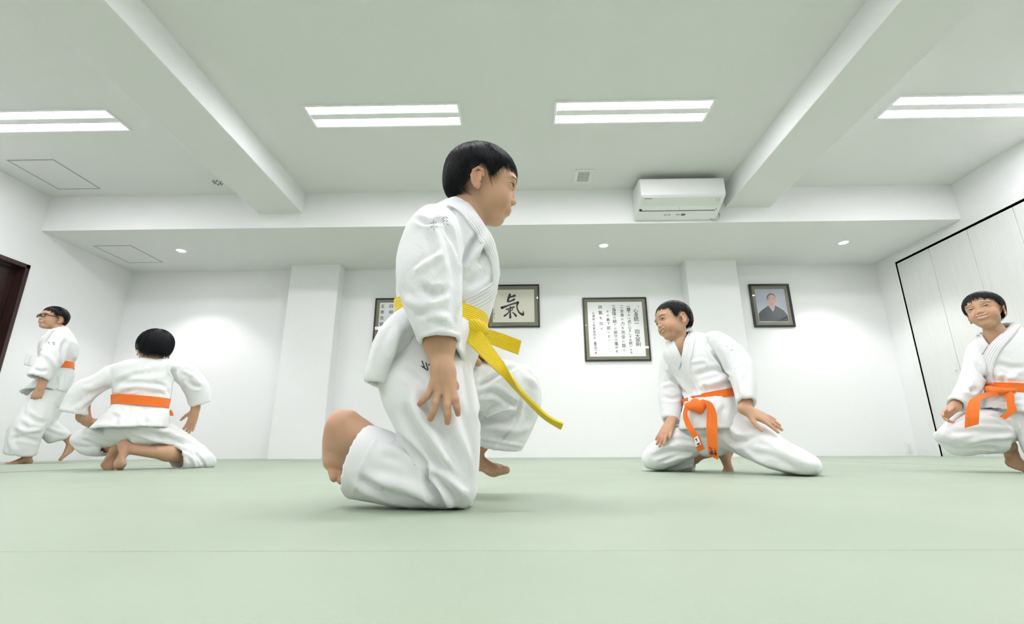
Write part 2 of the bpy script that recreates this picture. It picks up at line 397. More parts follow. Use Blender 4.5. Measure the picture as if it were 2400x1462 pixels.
def glyphs(chars, parent, mt, name='lettering'):
    """chars: (character, x, z, size, tilt); flat ink on a sheet at y"""
    V, F = [], []
    for ch, x, z, sz, y in chars:
        if ch not in _prot:
            c = bpy.data.curves.new('g', 'FONT'); c.body = ch; c.size = 1.0; c.align_x = 'CENTER'; c.align_y = 'CENTER'; c.resolution_u = 2; c.offset = 0
            o = bpy.data.objects.new('g', c); COL.objects.link(o); bpy.context.view_layer.update()
            me = bpy.data.meshes.new_from_object(o.evaluated_get(bpy.context.evaluated_depsgraph_get()))
            P = np.array([v.co[:2] for v in me.vertices]) if len(me.vertices) else np.zeros((0, 2))
            if len(P): P = P-(P.max(0)+P.min(0))/2
            _prot[ch] = (P, [tuple(p.vertices) for p in me.polygons]); bpy.data.objects.remove(o); bpy.data.meshes.remove(me)
        P, f = _prot[ch]; sl = random.uniform(-.08, .08)
        for k_, (sx, sz_) in enumerate(((0, 0), (.028, 0), (.014, .022))):      # brush weight
            n = len(V); V += [(x+(p[0]+sl*p[1]+sx)*sz, y-.00015*k_, z+(p[1]+sz_)*sz) for p in P]; F += [tuple(i+n for i in q) for q in f]
    o = meshobj(name, V, F, mt, parent); o['kind'] = 'stuff'; return o
def column(txt, p0, p1, size, y, kana=.72):
    out = []; n = len(txt)
    a = UY(*p0, YB); b = UY(*p1, YB)
    for i, ch in enumerate(txt):
        if ch == ' ': continue
        t = i/(n-1); k = kana if ord(ch) < 0x3100 else 1
        out.append((ch, a[0]*(1-t)+b[0]*t, a[2]*(1-t)+b[2]*t, size*k*random.uniform(.92, 1.08), y))
    return out
def f3(x, y): return (1350+x/8.12, 680+y/8.12)
random.seed(11)
t, pp_, yy = frame_box('framed_calligraphy', 'square framed calligraphy sheet of seven columns between the boys', .855, 1.717, 1.204, 2.077, .02, .042, M_paper, 'calligraphy')
ch = column('心身統一 四大原則', f3(1130, 395), f3(1178, 1040), .066, yy)
for tx, a, b_, s_ in (('一臍下の一点に心をしずめ統一する', (990, 312), (1048, 1190), .052), ('二全身の力を完全に抜く', (862, 318), (912, 1140), .056), ('三身体の総ての部分の重みを', (712, 318), (775, 1165), .055), ('その最下部におく', (595, 412), (632, 960), .052), ('四氣を出す', (455, 330), (480, 740), .058)): ch += column(tx, f3(*a), f3(*b_), s_, yy)
glyphs(ch, pp_, M_ink2); glyphs(column('心身統一合氣道宗主', f3(328, 440), f3(350, 910), .040, yy)+column('藤平光一', f3(362, 1010), f3(376, 1150), .040, yy), pp_, M_ink2)
b = MB(); a = UY(*f3(376, 1195), YB); b.box(a[0]-.01, a[0]+.01, yy-.0006, yy, a[2]-.012, a[2]+.012); a = UY(*f3(1183, 315), YB); b.box(a[0]-.006, a[0]+.006, yy-.0006, yy, a[2]-.008, a[2]+.008); a = UY(*f3(340, 640), YB); b.box(a[0]-.002, a[0]+.002, yy-.0006, yy, a[2]-.03, a[2]+.03); b.build('seal', M_red, pp_)['kind'] = 'stuff'
def f1(x, y): return (860+x/5.714, 650+y/5.714)
t, pp_, yy = frame_box('framed_calligraphy', 'square framed calligraphy sheet half hidden by front boy\'s back', -1.972, -1.11, 1.222, 2.099, .02, .042, M_paper, 'calligraphy')
X = lambda c: UY(*c, YB)
cols = [('心身統一合氣道の五原則', (1020, 370), (1040, 800)), ('一氣が出ている', (900, 370), (920, 760)), ('二相手の心を知る', (770, 370), (790, 800)), ('三相手の氣を尊ぶ', (590, 385), (600, 800)), ('四相手の立場に立つ', (415, 405), (430, 840)), ('五率先窮行', (330, 405), (318, 720))]
ch = []
for i, (tx, a, b_) in enumerate(cols):
    xx = -1.28-.118*i; ch += [(c, xx, 1.985-k*.075*(10/max(9, len(tx))), .058*(1 if ord(c) > 0x3100 else .75), yy) for k, c in enumerate(tx)]
glyphs(ch, pp_, M_ink2); glyphs([(c, -1.28-.118*6+.03, 1.88-k*.052, .040, yy) for k, c in enumerate('心身統一合氣道宗主')], pp_, M_ink2)
b = MB(); b.box(-1.93, -1.915, yy-.0006, yy, 1.62, 1.66); b.build('seal', M_red, pp_)['kind'] = 'stuff'
t, pp_, yy = frame_box('framed_calligraphy', 'landscape frame with one large brushed black character on cream paper', -.432, .270, 1.673, 2.276, .02, .05, M_cream, 'calligraphy')
def brush(name, strokes, f, y, parent, mt):
    V, F = [], []
    for pts, ws in strokes:
        P = densify([np.array(f(*p)) for p in pts], 14); W_ = np.interp(np.linspace(0, 1, 14), np.linspace(0, 1, len(ws)), ws)
        Q = np.array([UY(p[0], p[1], YB) for p in P]); T = np.gradient(Q, axis=0); T /= np.linalg.norm(T, axis=1)[:, None]; n0 = len(V)
        for i in range(14):
            nx, nz = -T[i][2], T[i][0]; w_ = W_[i]*.00098
            V += [(Q[i][0]+nx*w_, y, Q[i][2]+nz*w_), (Q[i][0]-nx*w_, y, Q[i][2]-nz*w_)]
        F += [(n0+2*i, n0+2*i+1, n0+2*i+3, n0+2*i+2) for i in range(13)]
        for e, s_ in ((0, -1), (13, 1)):      # rounded stroke ends
            c = Q[e]; r = W_[e]*.00098; n1 = len(V); V += [(c[0]+r*math.cos(a), y, c[2]+r*math.sin(a)) for a in np.linspace(0, 2*math.pi, 12, endpoint=False)]; F.append(tuple(range(n1, n1+12)))
    o = meshobj(name, V, F, mt, parent); o['kind'] = 'stuff'; return o
brush('lettering', [([(1915, 232), (1900, 275), (1885, 318)], [14, 17, 12]), ([(1905, 268), (1940, 262), (1978, 248)], [14, 12, 18]), ([(1885, 325), (1925, 322), (1972, 298)], [13, 11, 15]),
    ([(1808, 410), (1860, 392), (1940, 362), (2022, 340)], [20, 12, 11, 17]), ([(2020, 345), (2008, 395), (2022, 445), (2052, 485), (2088, 500)], [17, 9, 10, 13, 20]), ([(2092, 500), (2096, 475), (2090, 452)], [16, 9, 3]),
    ([(1868, 432), (1915, 418), (1968, 400)], [10, 9, 12]), ([(1922, 396), (1918, 450), (1920, 540)], [9, 10, 16]), ([(1893, 440), (1900, 452), (1904, 462)], [6, 9, 5]), ([(1952, 425), (1942, 440), (1932, 452)], [7, 8, 4]),
    ([(1900, 468), (1875, 495), (1842, 518)], [7, 10, 14]), ([(1950, 470), (1975, 492), (1995, 518)], [6, 11, 16])], f1, yy-.0004, pp_, M_ink)
glyphs(column('光一書之印', f1(1700, 440), f1(1705, 545), .022, yy), pp_, M_ink2)
# portrait
t, pp_, yy = frame_box('framed_portrait', 'small framed portrait photograph of a man in dark robe', 3.120, 3.660, 1.643, 2.247, .028, .042, mat('portrait_backdrop', (.40, .43, .52), .6, noise_col=(2.2, (.62, .65, .74), 1, (1, 1, 1))), 'portrait')
def f4(x, y): return (1730+x/11.25, 650+y/11.25)
def flat(name, pts, y, mt, parent): return meshobj(name, [(q[0], y, q[2]) for q in (UY(*f4(*p), YB) for p in pts)], [tuple(range(len(pts)))], mt, parent)
def ell(cx, cy, rx, ry, a0=0, a1=360, n=28): return [(cx+rx*math.cos(math.radians(a)), cy+ry*math.sin(math.radians(a))) for a in np.linspace(a0, a1, n, endpoint=False)]
M_robe = mat('print_robe', (.055, .06, .075), .7); M_face = mat('print_skin', (.66, .42, .34), .7); M_hairg = mat('print_grey_hair', (.16, .155, .165), .7); M_coll = mat('print_collar', (.55, .62, .68), .7); M_lip = mat('print_lips', (.42, .18, .16), .7)
flat('neck', [(800, 720), (960, 720), (955, 800), (905, 870), (820, 790)], yy-.0004, M_face, pp_)
flat('robe', [(545, 1165), (528, 960), (600, 880), (780, 748), (800, 775), (890, 905), (920, 900), (962, 745), (1060, 800), (1190, 880), (1290, 1010), (1322, 1165)], yy-.0008, M_robe, pp_)
flat('collar', [(795, 770), (905, 900), (962, 760), (945, 790), (900, 850), (815, 780)], yy-.0012, M_coll, pp_)
flat('hair', ell(850, 548, 118, 120), yy-.0010, M_hairg, pp_); flat('face', ell(864, 620, 112, 156), yy-.0014, M_face, pp_)
for a, c in (((800, 580), 30), ((915, 585), 30)): flat('brow', ell(a[0], a[1]-28, c, 6), yy-.0018, M_hairg, pp_); flat('eye', ell(a[0], a[1], 22, 7), yy-.0018, M_hairg, pp_)
flat('mouth', ell(868, 710, 40, 10), yy-.0018, M_lip, pp_); flat('nose', ell(872, 650, 16, 12), yy-.0018, mat('print_nose', (.55, .31, .25), .7), pp_)
flat('robe_edge', [(800, 775), (905, 905), (600, 1165), (560, 1165), (880, 925)], yy-.0011, mat('print_robe_edge', (.09, .10, .13), .7), pp_)
# ---------------------------------------------------------------- figures: small implicit-surface toolkit
def nrm(v): v = np.asarray(v, float); return v/(np.linalg.norm(v)+1e-12)
def rotm(axis, deg):
    a = nrm(axis); t = math.radians(deg); c, s_ = math.cos(t), math.sin(t)
    K = np.array([[0, -a[2], a[1]], [a[2], 0, -a[0]], [-a[1], a[0], 0]])
    return np.eye(3)+s_*K+(1-c)*(K@K)
def frame(yaw, pitch, roll):
    """columns: forward, left, up of a head; yaw 0 looks along +x, positive turns left (towards +y)"""
    return rotm((0, 0, 1), yaw) @ rotm((0, 1, 0), -pitch) @ rotm((1, 0, 0), roll)
# primitive = ('c', a, b, ra, rb, k) round cone  |  ('e', centre, radii, rot(3x3 columns = axes), k, sign)
def RC(a, b, ra, rb, k=.01, sub=False): return ('c', np.array(a, float), np.array(b, float), ra, rb, k, sub)
def EL(c, r, rot=None, k=.01, sub=False): return ('e', np.array(c, float), np.array(r, float), np.eye(3) if rot is None else rot, k, sub)
def d_prim(p, X):
    if p[0] == 'c':
        _, a, b, ra, rb, k, s_ = p
        ba = b-a; l2 = ba@ba; h = np.clip(((X-a)@ba)/l2, 0, 1)
        return np.linalg.norm(X-a-h[:, None]*ba, axis=1)-(ra+(rb-ra)*h)
    _, c, r, R, k, s_ = p
    q = (X-c)@R; k0 = np.linalg.norm(q/r, axis=1); k1 = np.linalg.norm(q/(r*r), axis=1)
    return k0*(k0-1)/(k1+1e-9)
def smin(a, b, k):
    h = np.maximum(k-np.abs(a-b), 0)/k
    return np.minimum(a, b)-h*h*k*.25
def sdf(prims, X):
    d = None
    for p in prims:
        v = d_prim(p, X); k = p[-2]
        if d is None: d = v
        elif p[-1]: d = -smin(-d, v, k)
        else: d = smin(d, v, k)
    return d
def bounds(prims, pad):
    lo = np.full(3, 1e9); hi = -lo
    for p in prims:
        if p[-1]: continue
        if p[0] == 'c':
            for q, r in ((p[1], p[3]), (p[2], p[4])): lo = np.minimum(lo, q-r); hi = np.maximum(hi, q+r)
        else:
            r = p[2].max(); lo = np.minimum(lo, p[1]-r); hi = np.maximum(hi, p[1]+r)
    return lo-pad, hi+pad
def xform(prims, o, R, s_):
    out = []
    for p in prims:
        if p[0] == 'c': out.append(('c', o+R@p[1]*s_, o+R@p[2]*s_, p[3]*s_, p[4]*s_, p[5]*s_, p[6]))
        else: out.append(('e', o+R@p[1]*s_, p[2]*s_, R@p[3], p[4]*s_, p[5]))
    return out
_ico = None
def ico():
    global _ico
    if _ico is None:
        bm = bmesh.new(); bmesh.ops.create_icosphere(bm, subdivisions=3, radius=1); bm.verts.index_update()
        _ico = (np.array([v.co[:] for v in bm.verts]), [tuple(v.index for v in f.verts) for f in bm.faces]); bm.free()
    return _ico
def prim_mesh(p):
    V, F = ico()
    if p[0] == 'e': return p[1]+(V*p[2])@p[3].T, F
    _, a, b, ra, rb, k, s_ = p
    ax = nrm(b-a); t = V@ax
    return np.where((t > 0)[:, None], b+V*rb, a+V*ra), F
def remesh(V, F, vox):
    me = bpy.data.meshes.new('tmp'); me.from_pydata([tuple(v) for v in V], [], F); me.update()
    o = bpy.data.objects.new('tmp', me); COL.objects.link(o)
    md = o.modifiers.new('r', 'REMESH'); md.mode = 'VOXEL'; md.voxel_size = vox; md.adaptivity = 0
    dg = bpy.context.evaluated_depsgraph_get(); dg.update()
    m2 = bpy.data.meshes.new_from_object(o.evaluated_get(dg))
    n = len(m2.vertices); co = np.empty(n*3); m2.vertices.foreach_get('co', co)
    Fq = np.empty(len(m2.loops), int); m2.loops.foreach_get('vertex_index', Fq)
    tot = np.empty(len(m2.polygons), int); m2.polygons.foreach_get('loop_total', tot)
    bpy.data.objects.remove(o); bpy.data.meshes.remove(me); bpy.data.meshes.remove(m2)
    assert (tot == 4).all()
    return co.reshape(-1, 3), Fq.reshape(-1, 4)
def vnormals(V, Q):
    n = np.cross(V[Q[:, 2]]-V[Q[:, 0]], V[Q[:, 3]]-V[Q[:, 1]])
    N = np.zeros_like(V)
    for i in range(4):
        for c in range(3): N[:, c] += np.bincount(Q[:, i], n[:, c], len(V))
    return N/(np.linalg.norm(N, axis=1)[:, None]+1e-12)
def edges_of(Q):
    E = np.concatenate([Q[:, [0, 1]], Q[:, [1, 2]], Q[:, [2, 3]], Q[:, [3, 0]]]); E.sort(axis=1)
    return np.unique(E, axis=0)
def lap(V, E, it, lam=.5, mu=-.52):
    deg = np.bincount(E.ravel(), minlength=len(V)).astype(float)[:, None]
    for i in range(it):
        for l_ in ((lam, mu) if mu else (lam,)):
            A = np.zeros_like(V)
            for c in range(3):
                A[:, c] = np.bincount(E[:, 0], V[E[:, 1], c], len(V))+np.bincount(E[:, 1], V[E[:, 0], c], len(V))
            V = V+l_*(A/deg-V)
    return V
def quadobj(name, V, Q, mt, parent, smooth=True):
    me = bpy.data.meshes.new(name); o_ = np.array(origin_of(parent)) if parent is not None else np.zeros(3)
    V = V-o_; me.vertices.add(len(V)); me.vertices.foreach_set('co', V.ravel())
    me.loops.add(len(Q)*4); me.loops.foreach_set('vertex_index', Q.ravel().astype(np.int32))
    me.polygons.add(len(Q)); me.polygons.foreach_set('loop_start', (np.arange(len(Q))*4).astype(np.int32))
    me.update(calc_edges=True); me.materials.append(mt)
    me.polygons.foreach_set('use_smooth', [smooth]*len(Q))
    return link(bpy.data.objects.new(name, me), parent)
def set_col(o, C, name='Col'):
    a = o.data.color_attributes.new(name, 'FLOAT_COLOR', 'POINT')
    C = np.concatenate([C, np.ones((len(C), 1))], axis=1); a.data.foreach_set('color', C.ravel())
_rs = np.random.RandomState(7); _perm = _rs.permutation(256); _perm = np.concatenate([_perm, _perm, _perm]); _grd = _rs.normal(size=(256, 3)); _grd /= np.linalg.norm(_grd, axis=1)[:, None]
def pnoise(P):
    I = np.floor(P).astype(int); f_ = P-I; u = f_*f_*(3-2*f_); I &= 255; out = np.zeros(len(P))
    for dx in (0, 1):
        for dy in (0, 1):
            for dz in (0, 1):
                g = _grd[_perm[_perm[_perm[(I[:, 0]+dx) & 255]+((I[:, 1]+dy) & 255)]+((I[:, 2]+dz) & 255)]]
                wt = (u[:, 0] if dx else 1-u[:, 0])*(u[:, 1] if dy else 1-u[:, 1])*(u[:, 2] if dz else 1-u[:, 2])
                out += wt*((f_-np.array([dx, dy, dz]))*g).sum(1)
    return out
# ---- body parts ---------------------------------------------------------
def hand(W, d, n, L, tside, spread=(12, 4, -5, -14), curl=(15, 15, 15, 15), thumb=(45, 20), wr=.155):
    """W wrist, d towards fingers, n back of hand, tside: unit-ish vector towards thumb"""
    W = np.array(W, float); d = nrm(d); n = nrm(np.array(n)-d*(np.array(n)@d)); t = nrm(np.cross(n, d)); t = t if t@np.array(tside) > 0 else -t
    P = [EL(W+d*.22*L, (.30*L, .20*L, .085*L), np.array([d, t, n]).T, .02)]
    off = (.155, .055, -.048, -.145); kn = (.48, .50, .48, .44); ln = (.43, .48, .44, .34); rd = (.052, .054, .050, .044)
    for i in range(4):
        K = W+d*kn[i]*L+t*off[i]*L; P.append(RC(W+t*off[i]*.45*L+d*.03*L, K, .085*L, .06*L, .035*L*2))
    P.append(RC(W-d*.12*L, W+d*.08*L, wr*.92*L, wr*L*.95, .05*L))
    for i in range(4):
        K = W+d*kn[i]*L+t*off[i]*L
        sp = rotm(n, 0); a = math.radians(spread[i]); dd = nrm(d*math.cos(a)+t*math.sin(a)); q = K; c = 0
        for j, fr in enumerate((.44, .31, .25)):
            c += curl[i]*(.7, 1.1, .7)[j]; cc = math.radians(c); dj = dd*math.cos(cc)-n*math.sin(cc)
            q2 = q+dj*ln[i]*L*fr; r0 = rd[i]*L*(1.06, .98, .92)[j]; r1 = rd[i]*L*(.98, .92, .78)[j]
            P.append(RC(q, q2, r0, r1, .016*L if j else .03*L)); q = q2
    B = W+d*.10*L+t*.10*L-n*.02*L; a = math.radians(thumb[0]); td = nrm(d*math.cos(a)+t*math.sin(a)-n*math.sin(math.radians(thumb[1])))
    M = B+td*.24*L; P.append(RC(B, M, .085*L, .066*L, .06*L))
    td2 = nrm(td*.9+d*.35); M2 = M+td2*.17*L; P.append(RC(M, M2, .062*L, .056*L, .02*L)); P.append(RC(M2, M2+nrm(td2+.1*d)*.13*L, .056*L, .043*L, .02*L))
    return P
def foot(A, f, u, L, big, toe=0, spreadt=0, wd=1.0):
    """A ankle centre, f heel->toe, u up from the sole, big: side of the big toe"""
    A = np.array(A, float); f = nrm(f); u = nrm(np.array(u)-f*(np.array(u)@f)); w_ = nrm(np.cross(u, f)); w_ = w_ if w_@np.array(big) > 0 else -w_
    g = lambda x, y, z: A+f*x*L+w_*y*L*wd+u*z*L
    R = np.array([f, w_, u]).T
    P = [EL(g(-.13, 0, -.16), (.15*L, .13*L, .145*L), R, .03), RC(g(-.03, 0, .06), g(-.05, 0, -.10), .135*L, .13*L, .09*L),
         RC(g(.0, .02, -.06), g(.33, .06, -.19), .135*L, .095*L, .08*L), RC(g(-.08, -.05, -.2), g(.30, -.10, -.235), .095*L, .07*L, .08*L),
         EL(g(.36, 0, -.215), (.13*L, .195*L, .085*L), R, .05*L), EL(g(.41, .09, -.215), (.10*L, .095*L, .085*L), R, .04*L),
         EL(g(.02, .115, -.02), (.06*L, .045*L, .06*L), R, .03*L), EL(g(-.03, -.115, -.05), (.06*L, .045*L, .06*L), R, .03*L)]
    ys = (.125, .045, -.02, -.08, -.135); x0 = (.46, .45, .43, .40, .36); ln = (.17, .13, .115, .10, .085); rr = (.062, .042, .040, .037, .036)
    tb = math.radians(toe); td = f*math.cos(tb)+u*math.sin(tb)
    for i in range(5):
        b0 = g(x0[i], ys[i]*(1+spreadt), -.235+rr[i]*.4); e = b0+td*ln[i]*L-u*.01*L
        P.append(RC(b0, e, rr[i]*.95*L, rr[i]*L, .022*L))
    return P
def head_prims(o):
    """unit head: x forward, y left, z up, chin -.5 vertex +.5"""
    sm = o.get('smile', 0); mo = o.get('open', 0); ch = o.get('cheek', 1.0)
    P = [EL((-.07, 0, .135), (.415, .335, .352), None, .05), EL((.10, 0, .10), (.285, .285, .31), None, .10),
         EL((.12, 0, -.12), (.262, .262, .28), None, .10), EL((.10, 0, -.28), (.235, .178, .19), None, .10),
         EL((.235, 0, -.40), (.105, .125, .085), None, .09)]
    for s_ in (1, -1):
        P.append(EL((.205, s_*.145, -.185), (.145*ch, .118*ch, .135*ch), None, .07))
        P.append(EL((.03, s_*.17, -.25), (.10, .06, .12), None, .09))
        P.append(EL((.32, s_*.13, .095), (.055, .11, .035), None, .06))
        P.append(EL((.405, s_*.15, .005), (.06, .085, .052), None, .05, True))
        P.append(EL((.288, s_*.148, .003), (.082, .082, .070), None, .02))
    P += [RC((.350, 0, .04), (.392, 0, -.105), .024, .033, .045), EL((.408, 0, -.128), (.040, .037, .035), None, .03)]
    for s_ in (1, -1):
        P.append(EL((.375, s_*.047, -.142), (.038, .027, .029), None, .02))
        P.append(EL((.400, s_*.022, -.172), (.020, .013, .013), None, .008, True))
    z = -.262; cy = .080+.062*sm; lt = .011-.005*min(sm, 1)
    P.append(EL((.345, 0, z+.01), (.055, .10, .075), None, .05))
    cz = lambda y: z+sm*1.9*y*y+(-.004 if not sm else 0); cxx = lambda y: .385+.007*min(sm, 1)-(1.5+.3*sm)*y*y
    ys = np.linspace(-1, 1, 9)*cy
    for a, b in zip(ys[:-1], ys[1:]):
        fa, fb = (1-(a/cy)**2)**.5, (1-(b/cy)**2)**.5
        P.append(RC((cxx(a)+.002, a, cz(a)+.012+mo*.8*fa), (cxx(b)+.002, b, cz(b)+.012+mo*.8*fb), .005+lt*fa, .005+lt*fb, .016))
        P.append(RC((cxx(a)-.004, a, cz(a)-.018-mo*.9*fa), (cxx(b)-.004, b, cz(b)-.018-mo*.9*fb), .004+lt*1.3*fa, .004+lt*1.3*fb, .016))
    for a, b in zip(ys[:-1], ys[1:]):
        fa, fb = (1-(a/cy)**2)**.5, (1-(b/cy)**2)**.5
        P.append(RC((cxx(a)+.012, a, cz(a)), (cxx(b)+.012, b, cz(b)), .0045+mo*fa, .0045+mo*fb, .005, True))
        if mo: P.append(RC((cxx(a)-.022, a*.9, cz(a)), (cxx(b)-.022, b*.9, cz(b)), .003+mo*fa, .003+mo*fb, .005, True))
    if sm:
        for s_ in (1, -1): P.append(RC((.372, s_*.090, -.155), (cxx(cy)+.022, s_*(cy+.028), z+.02), .004, .003, .03, True))
    e = o.get('eye', .016)
    for s_ in (1, -1):
        T = rotm((1, 0, 0), -s_*o.get('slant', -7))
        P.append(EL((.365, s_*.150, .004), (.045, .072, e), T, .006, True))
        # ear
        E_ = rotm((0, 0, 1), s_*24); ec = np.array([-.055, s_*.328, -.085])
        A_ = lambda x, y, zz: ec+E_@np.array([x*1.12, s_*y*1.2, zz*1.14])
        P.append(EL(A_(-.02, .015, 0), (.060, .016, .098), E_, .03))
        hp = [(.035, .0, .045), (.022, .02, .090), (-.025, .034, .108), (-.070, .036, .075), (-.080, .034, .015), (-.055, .028, -.05), (-.018, .02, -.095), (.012, .006, -.105), (.022, 0, -.06)]
        for i in range(len(hp)-1): P.append(RC(A_(*hp[i]), A_(*hp[i+1]), .0165, .0165, .010))
        P.append(EL(A_(-.005, .020, -.09), (.026, .015, .028), E_, .012))
        P.append(EL(A_(-.022, .045, .015), (.040, .036, .066), E_, .010, True))
        P.append(RC(A_(-.05, .026, -.02), A_(-.04, .028, .055), .009, .009, .010)); P.append(EL(A_(.020, .018, -.025), (.014, .012, .02), E_, .01))
    return P
def thin(g, f=.6):
    return [(p[0], p[1], p[2], p[3]*f, p[4]*f, p[5], p[6]) if p[0] == 'c' else p for p in g]
class Head:
    def __init__(s, pos, yaw, pitch, roll, H, R=None, **o):
        s.o = np.array(pos, float); s.R = frame(yaw, pitch, roll) if R is None else R; s.H = H; s.opt = o
        s.loc = head_prims(o); s.prims = xform(s.loc, s.o, s.R, H)
    def w(s, p): return s.o+s.R@np.array(p, float)*s.H
    def front(s, y, z, x0=.6):
        """x of the face surface at unit (y, z)"""
        lo, hi = .05, x0
        for _ in range(26):
            m_ = (lo+hi)/2
            if sdf(s.loc, np.array([[m_, y, z]]))[0] > 0: hi = m_
            else: lo = m_
        return hi
    def face_tube(s, name, pts, r, parent, mt, dx=0.0, n=6):
        q = [s.w((s.front(y, z)+dx, y, z)) for y, z in pts]
        b = MB(); b.tube(q, [v*s.H for v in r] if hasattr(r, '__len__') else r*s.H, n); return b.build(name, mt, parent, True)
    def features(s, parent, gaze=0, gz=0, brow=.0, teeth=False, brow_a=0):
        H = s.H
        for sd in (1, -1):
            c = np.array([.294, sd*.150, .003]); r = .068
            V, F = [], []
            bm = bmesh.new(); bmesh.ops.create_uvsphere(bm, u_segments=32, v_segments=20, radius=1); bm.verts.index_update()
            g = nrm((1, math.tan(math.radians(gaze)), math.tan(math.radians(gz))))
            V = [s.w(c+np.array(v.co)*r) for v in bm.verts]; F = [tuple(v.index for v in f.verts) for f in bm.faces]
            mi = []
            for f in bm.faces:
                a = math.degrees(math.acos(max(-1, min(1, nrm(np.array(f.calc_center_median()))@g))))
                mi.append(2 if a < 13 else 1 if a < 32 else 0)
            # poles along gaze would be finer, the sphere is small enough
            bm.free(); ob = meshobj('eye', V, F, [M_sclera, M_iris, M_pupil], parent, True)
            ob.data.polygons.foreach_set('material_index', mi)
            e = s.opt.get('eye', .016); sl = math.tan(math.radians(-s.opt.get('slant', -7)))
            pts = [(sd*(.150+q*.077), .004+e*1.05*math.sqrt(max(0, 1-q*q))+q*.077*sl+.001) for q in np.linspace(-1, 1, 11)]
            s.face_tube('eyelashes', pts, [.002+.0035*math.sin(math.pi*(i+1)/12) for i in range(11)], parent, M_hair, .001)
            pts = [(sd*(.150+q*.092), .085+brow+.018*(1-q*q)+q*brow_a) for q in np.linspace(-1, 1, 12)]
            s.face_tube('eyebrow', pts, [.003+.007*math.sin(math.pi*(i+2)/14.5) for i in range(12)], parent, M_brow, -.0045)
        if teeth:
            mo = s.opt.get('open', 0); sm = s.opt.get('smile', 0); cy = .080+.062*sm; b = MB()
            f = lambda y, dx, dz: s.w((.392-(1.5+.3*sm)*y*y+dx, y, -.262+sm*1.9*y*y+dz))
            b.tube([f(y, -.034, mo*.35) for y in np.linspace(-.80, .80, 13)*cy], [(.004+mo*.85*(1-(q*.9)**2)**.5)*H for q in np.linspace(-1, 1, 13)], 8); b.build('teeth', M_teeth, parent, True)
            b = MB(); b.tube([f(y, -.060, -.002) for y in np.linspace(-.95, .95, 11)*cy], .034*H, 8); b.build('mouth_inside', M_mouth, parent, True)
    def hair(s, parent, N=2500, line=None, size=(.462, .378, .392), crown=(-.42, .0, .9), wd=.0010, seed=1, lift=.03, length=.42, fringe_jit=.05, wild=.0):
        rs = np.random.RandomState(seed); H = s.H; c0 = np.array([-.07, 0, .135]); rad = np.array(size)
        cr = nrm(crown)
        az = np.array([0, 25, 50, 66, 76, 88, 108, 122, 150, 180.]); el = np.array(line if line is not None else [2, 4, 6, -24, -18, -8, -14, -40, -50, -52.])
        def target(a, j=0):
            e = np.radians(np.interp(np.abs(a), az, el)+j); a_ = np.radians(a)
            return np.stack([np.cos(a_)*np.cos(e), np.sin(a_)*np.cos(e), np.sin(e)], -1)
        def slerp(T, t):
            d = np.clip(T@cr, -1, 1); th = np.arccos(d)[..., None]
            return (np.sin((1-t)*th)*cr+np.sin(t*th)*T)/np.sin(th)
        def place(u, r):
            u = u.copy(); z_ = np.minimum(u[..., 2], 0); hz = np.sqrt(np.maximum(1-z_*z_, 1e-6)); f_ = np.where(z_ < 0, hz**(-.55), 1)
            u[..., 0] *= f_; u[..., 1] *= f_; u[..., 2] = np.where(z_ < 0, u[..., 2]*1.12, u[..., 2])
            return s.o+((c0+u*rad*r)@s.R.T)*H
        # cap
        A = np.linspace(-180, 180, 73); Tn = np.linspace(0.01, .94, 16)
        T = target(A); V = []; F = []
        for t in Tn: V.append(place(slerp(T, t), .955+.0*t))
        for t in Tn[::-1]: V.append(place(slerp(T, t), .86))
        V = np.concatenate(V); m_ = len(A)
        for i in range(2*len(Tn)-1):
            for j in range(m_-1): F.append((i*m_+j, (i)*m_+j+1, (i+1)*m_+j+1, (i+1)*m_+j))
        FF = F
        # strands
        a = rs.uniform(-180, 180, N); cl = np.round(a/7)*7+rs.normal(0, 1, N)*.0; a = a*.62+cl*.38
        j = rs.normal(0, 1, N)*4+4*np.sin(a*.35+seed); T = target(a, j)
        st = rs.uniform(0.0, 1-length*.8, N); en = np.minimum(st+length*rs.uniform(.75, 1.25, N), 1.0+rs.normal(0, fringe_jit, N)); st[:] = np.minimum(st, en-.2)
        base = rs.uniform(.955, .985, N); K = 6; pts = np.zeros((N, K, 3)); sw = rs.normal(0, 1, N)*6
        for k in range(K):
            q = k/(K-1); t = st+(en-st)*q
            tt = target(a+sw*(q-.3), j)
            u = slerp(tt, t[:, None]); u /= np.linalg.norm(u, axis=1)[:, None]
            r = base+lift*math.sin(math.pi*min(q*1.15, 1))+rs.uniform(0, .006, N)+wild*q*q*rs.uniform(0, 1, N)
            pts[:, k] = place(u, r[:, None])
        Lp = ((pts-s.o)@s.R)/H; bad = ((np.abs(Lp[..., 0]+.055) < .10) & (np.abs(Lp[..., 2]+.10) < .125) & (np.abs(Lp[..., 1]) > .28)).any(1)
        pts = pts[~bad]; N = len(pts)
        tan = np.gradient(pts, axis=1); tan /= np.linalg.norm(tan, axis=2)[..., None]+1e-12
        out = pts-(s.o+(c0@s.R.T)*H); out /= np.linalg.norm(out, axis=2)[..., None]
        side = np.cross(tan, out); side /= np.linalg.norm(side, axis=2)[..., None]+1e-12
        wk = np.array([.7, 1, 1, .95, .65, .12])*wd; w3 = (wk[None, :]*rs.uniform(.6, 1.3, N)[:, None])[..., None]
        ring = np.stack([pts+side*w3, pts-side*w3, pts+out*w3*.8], 2)  # N,K,3,3
        n0 = len(V); SV = ring.reshape(-1, 3)
        idx = (np.arange(N)[:, None, None]*K+np.arange(K)[None, :, None])*3+np.arange(3)[None, None, :]+n0
        q_ = []
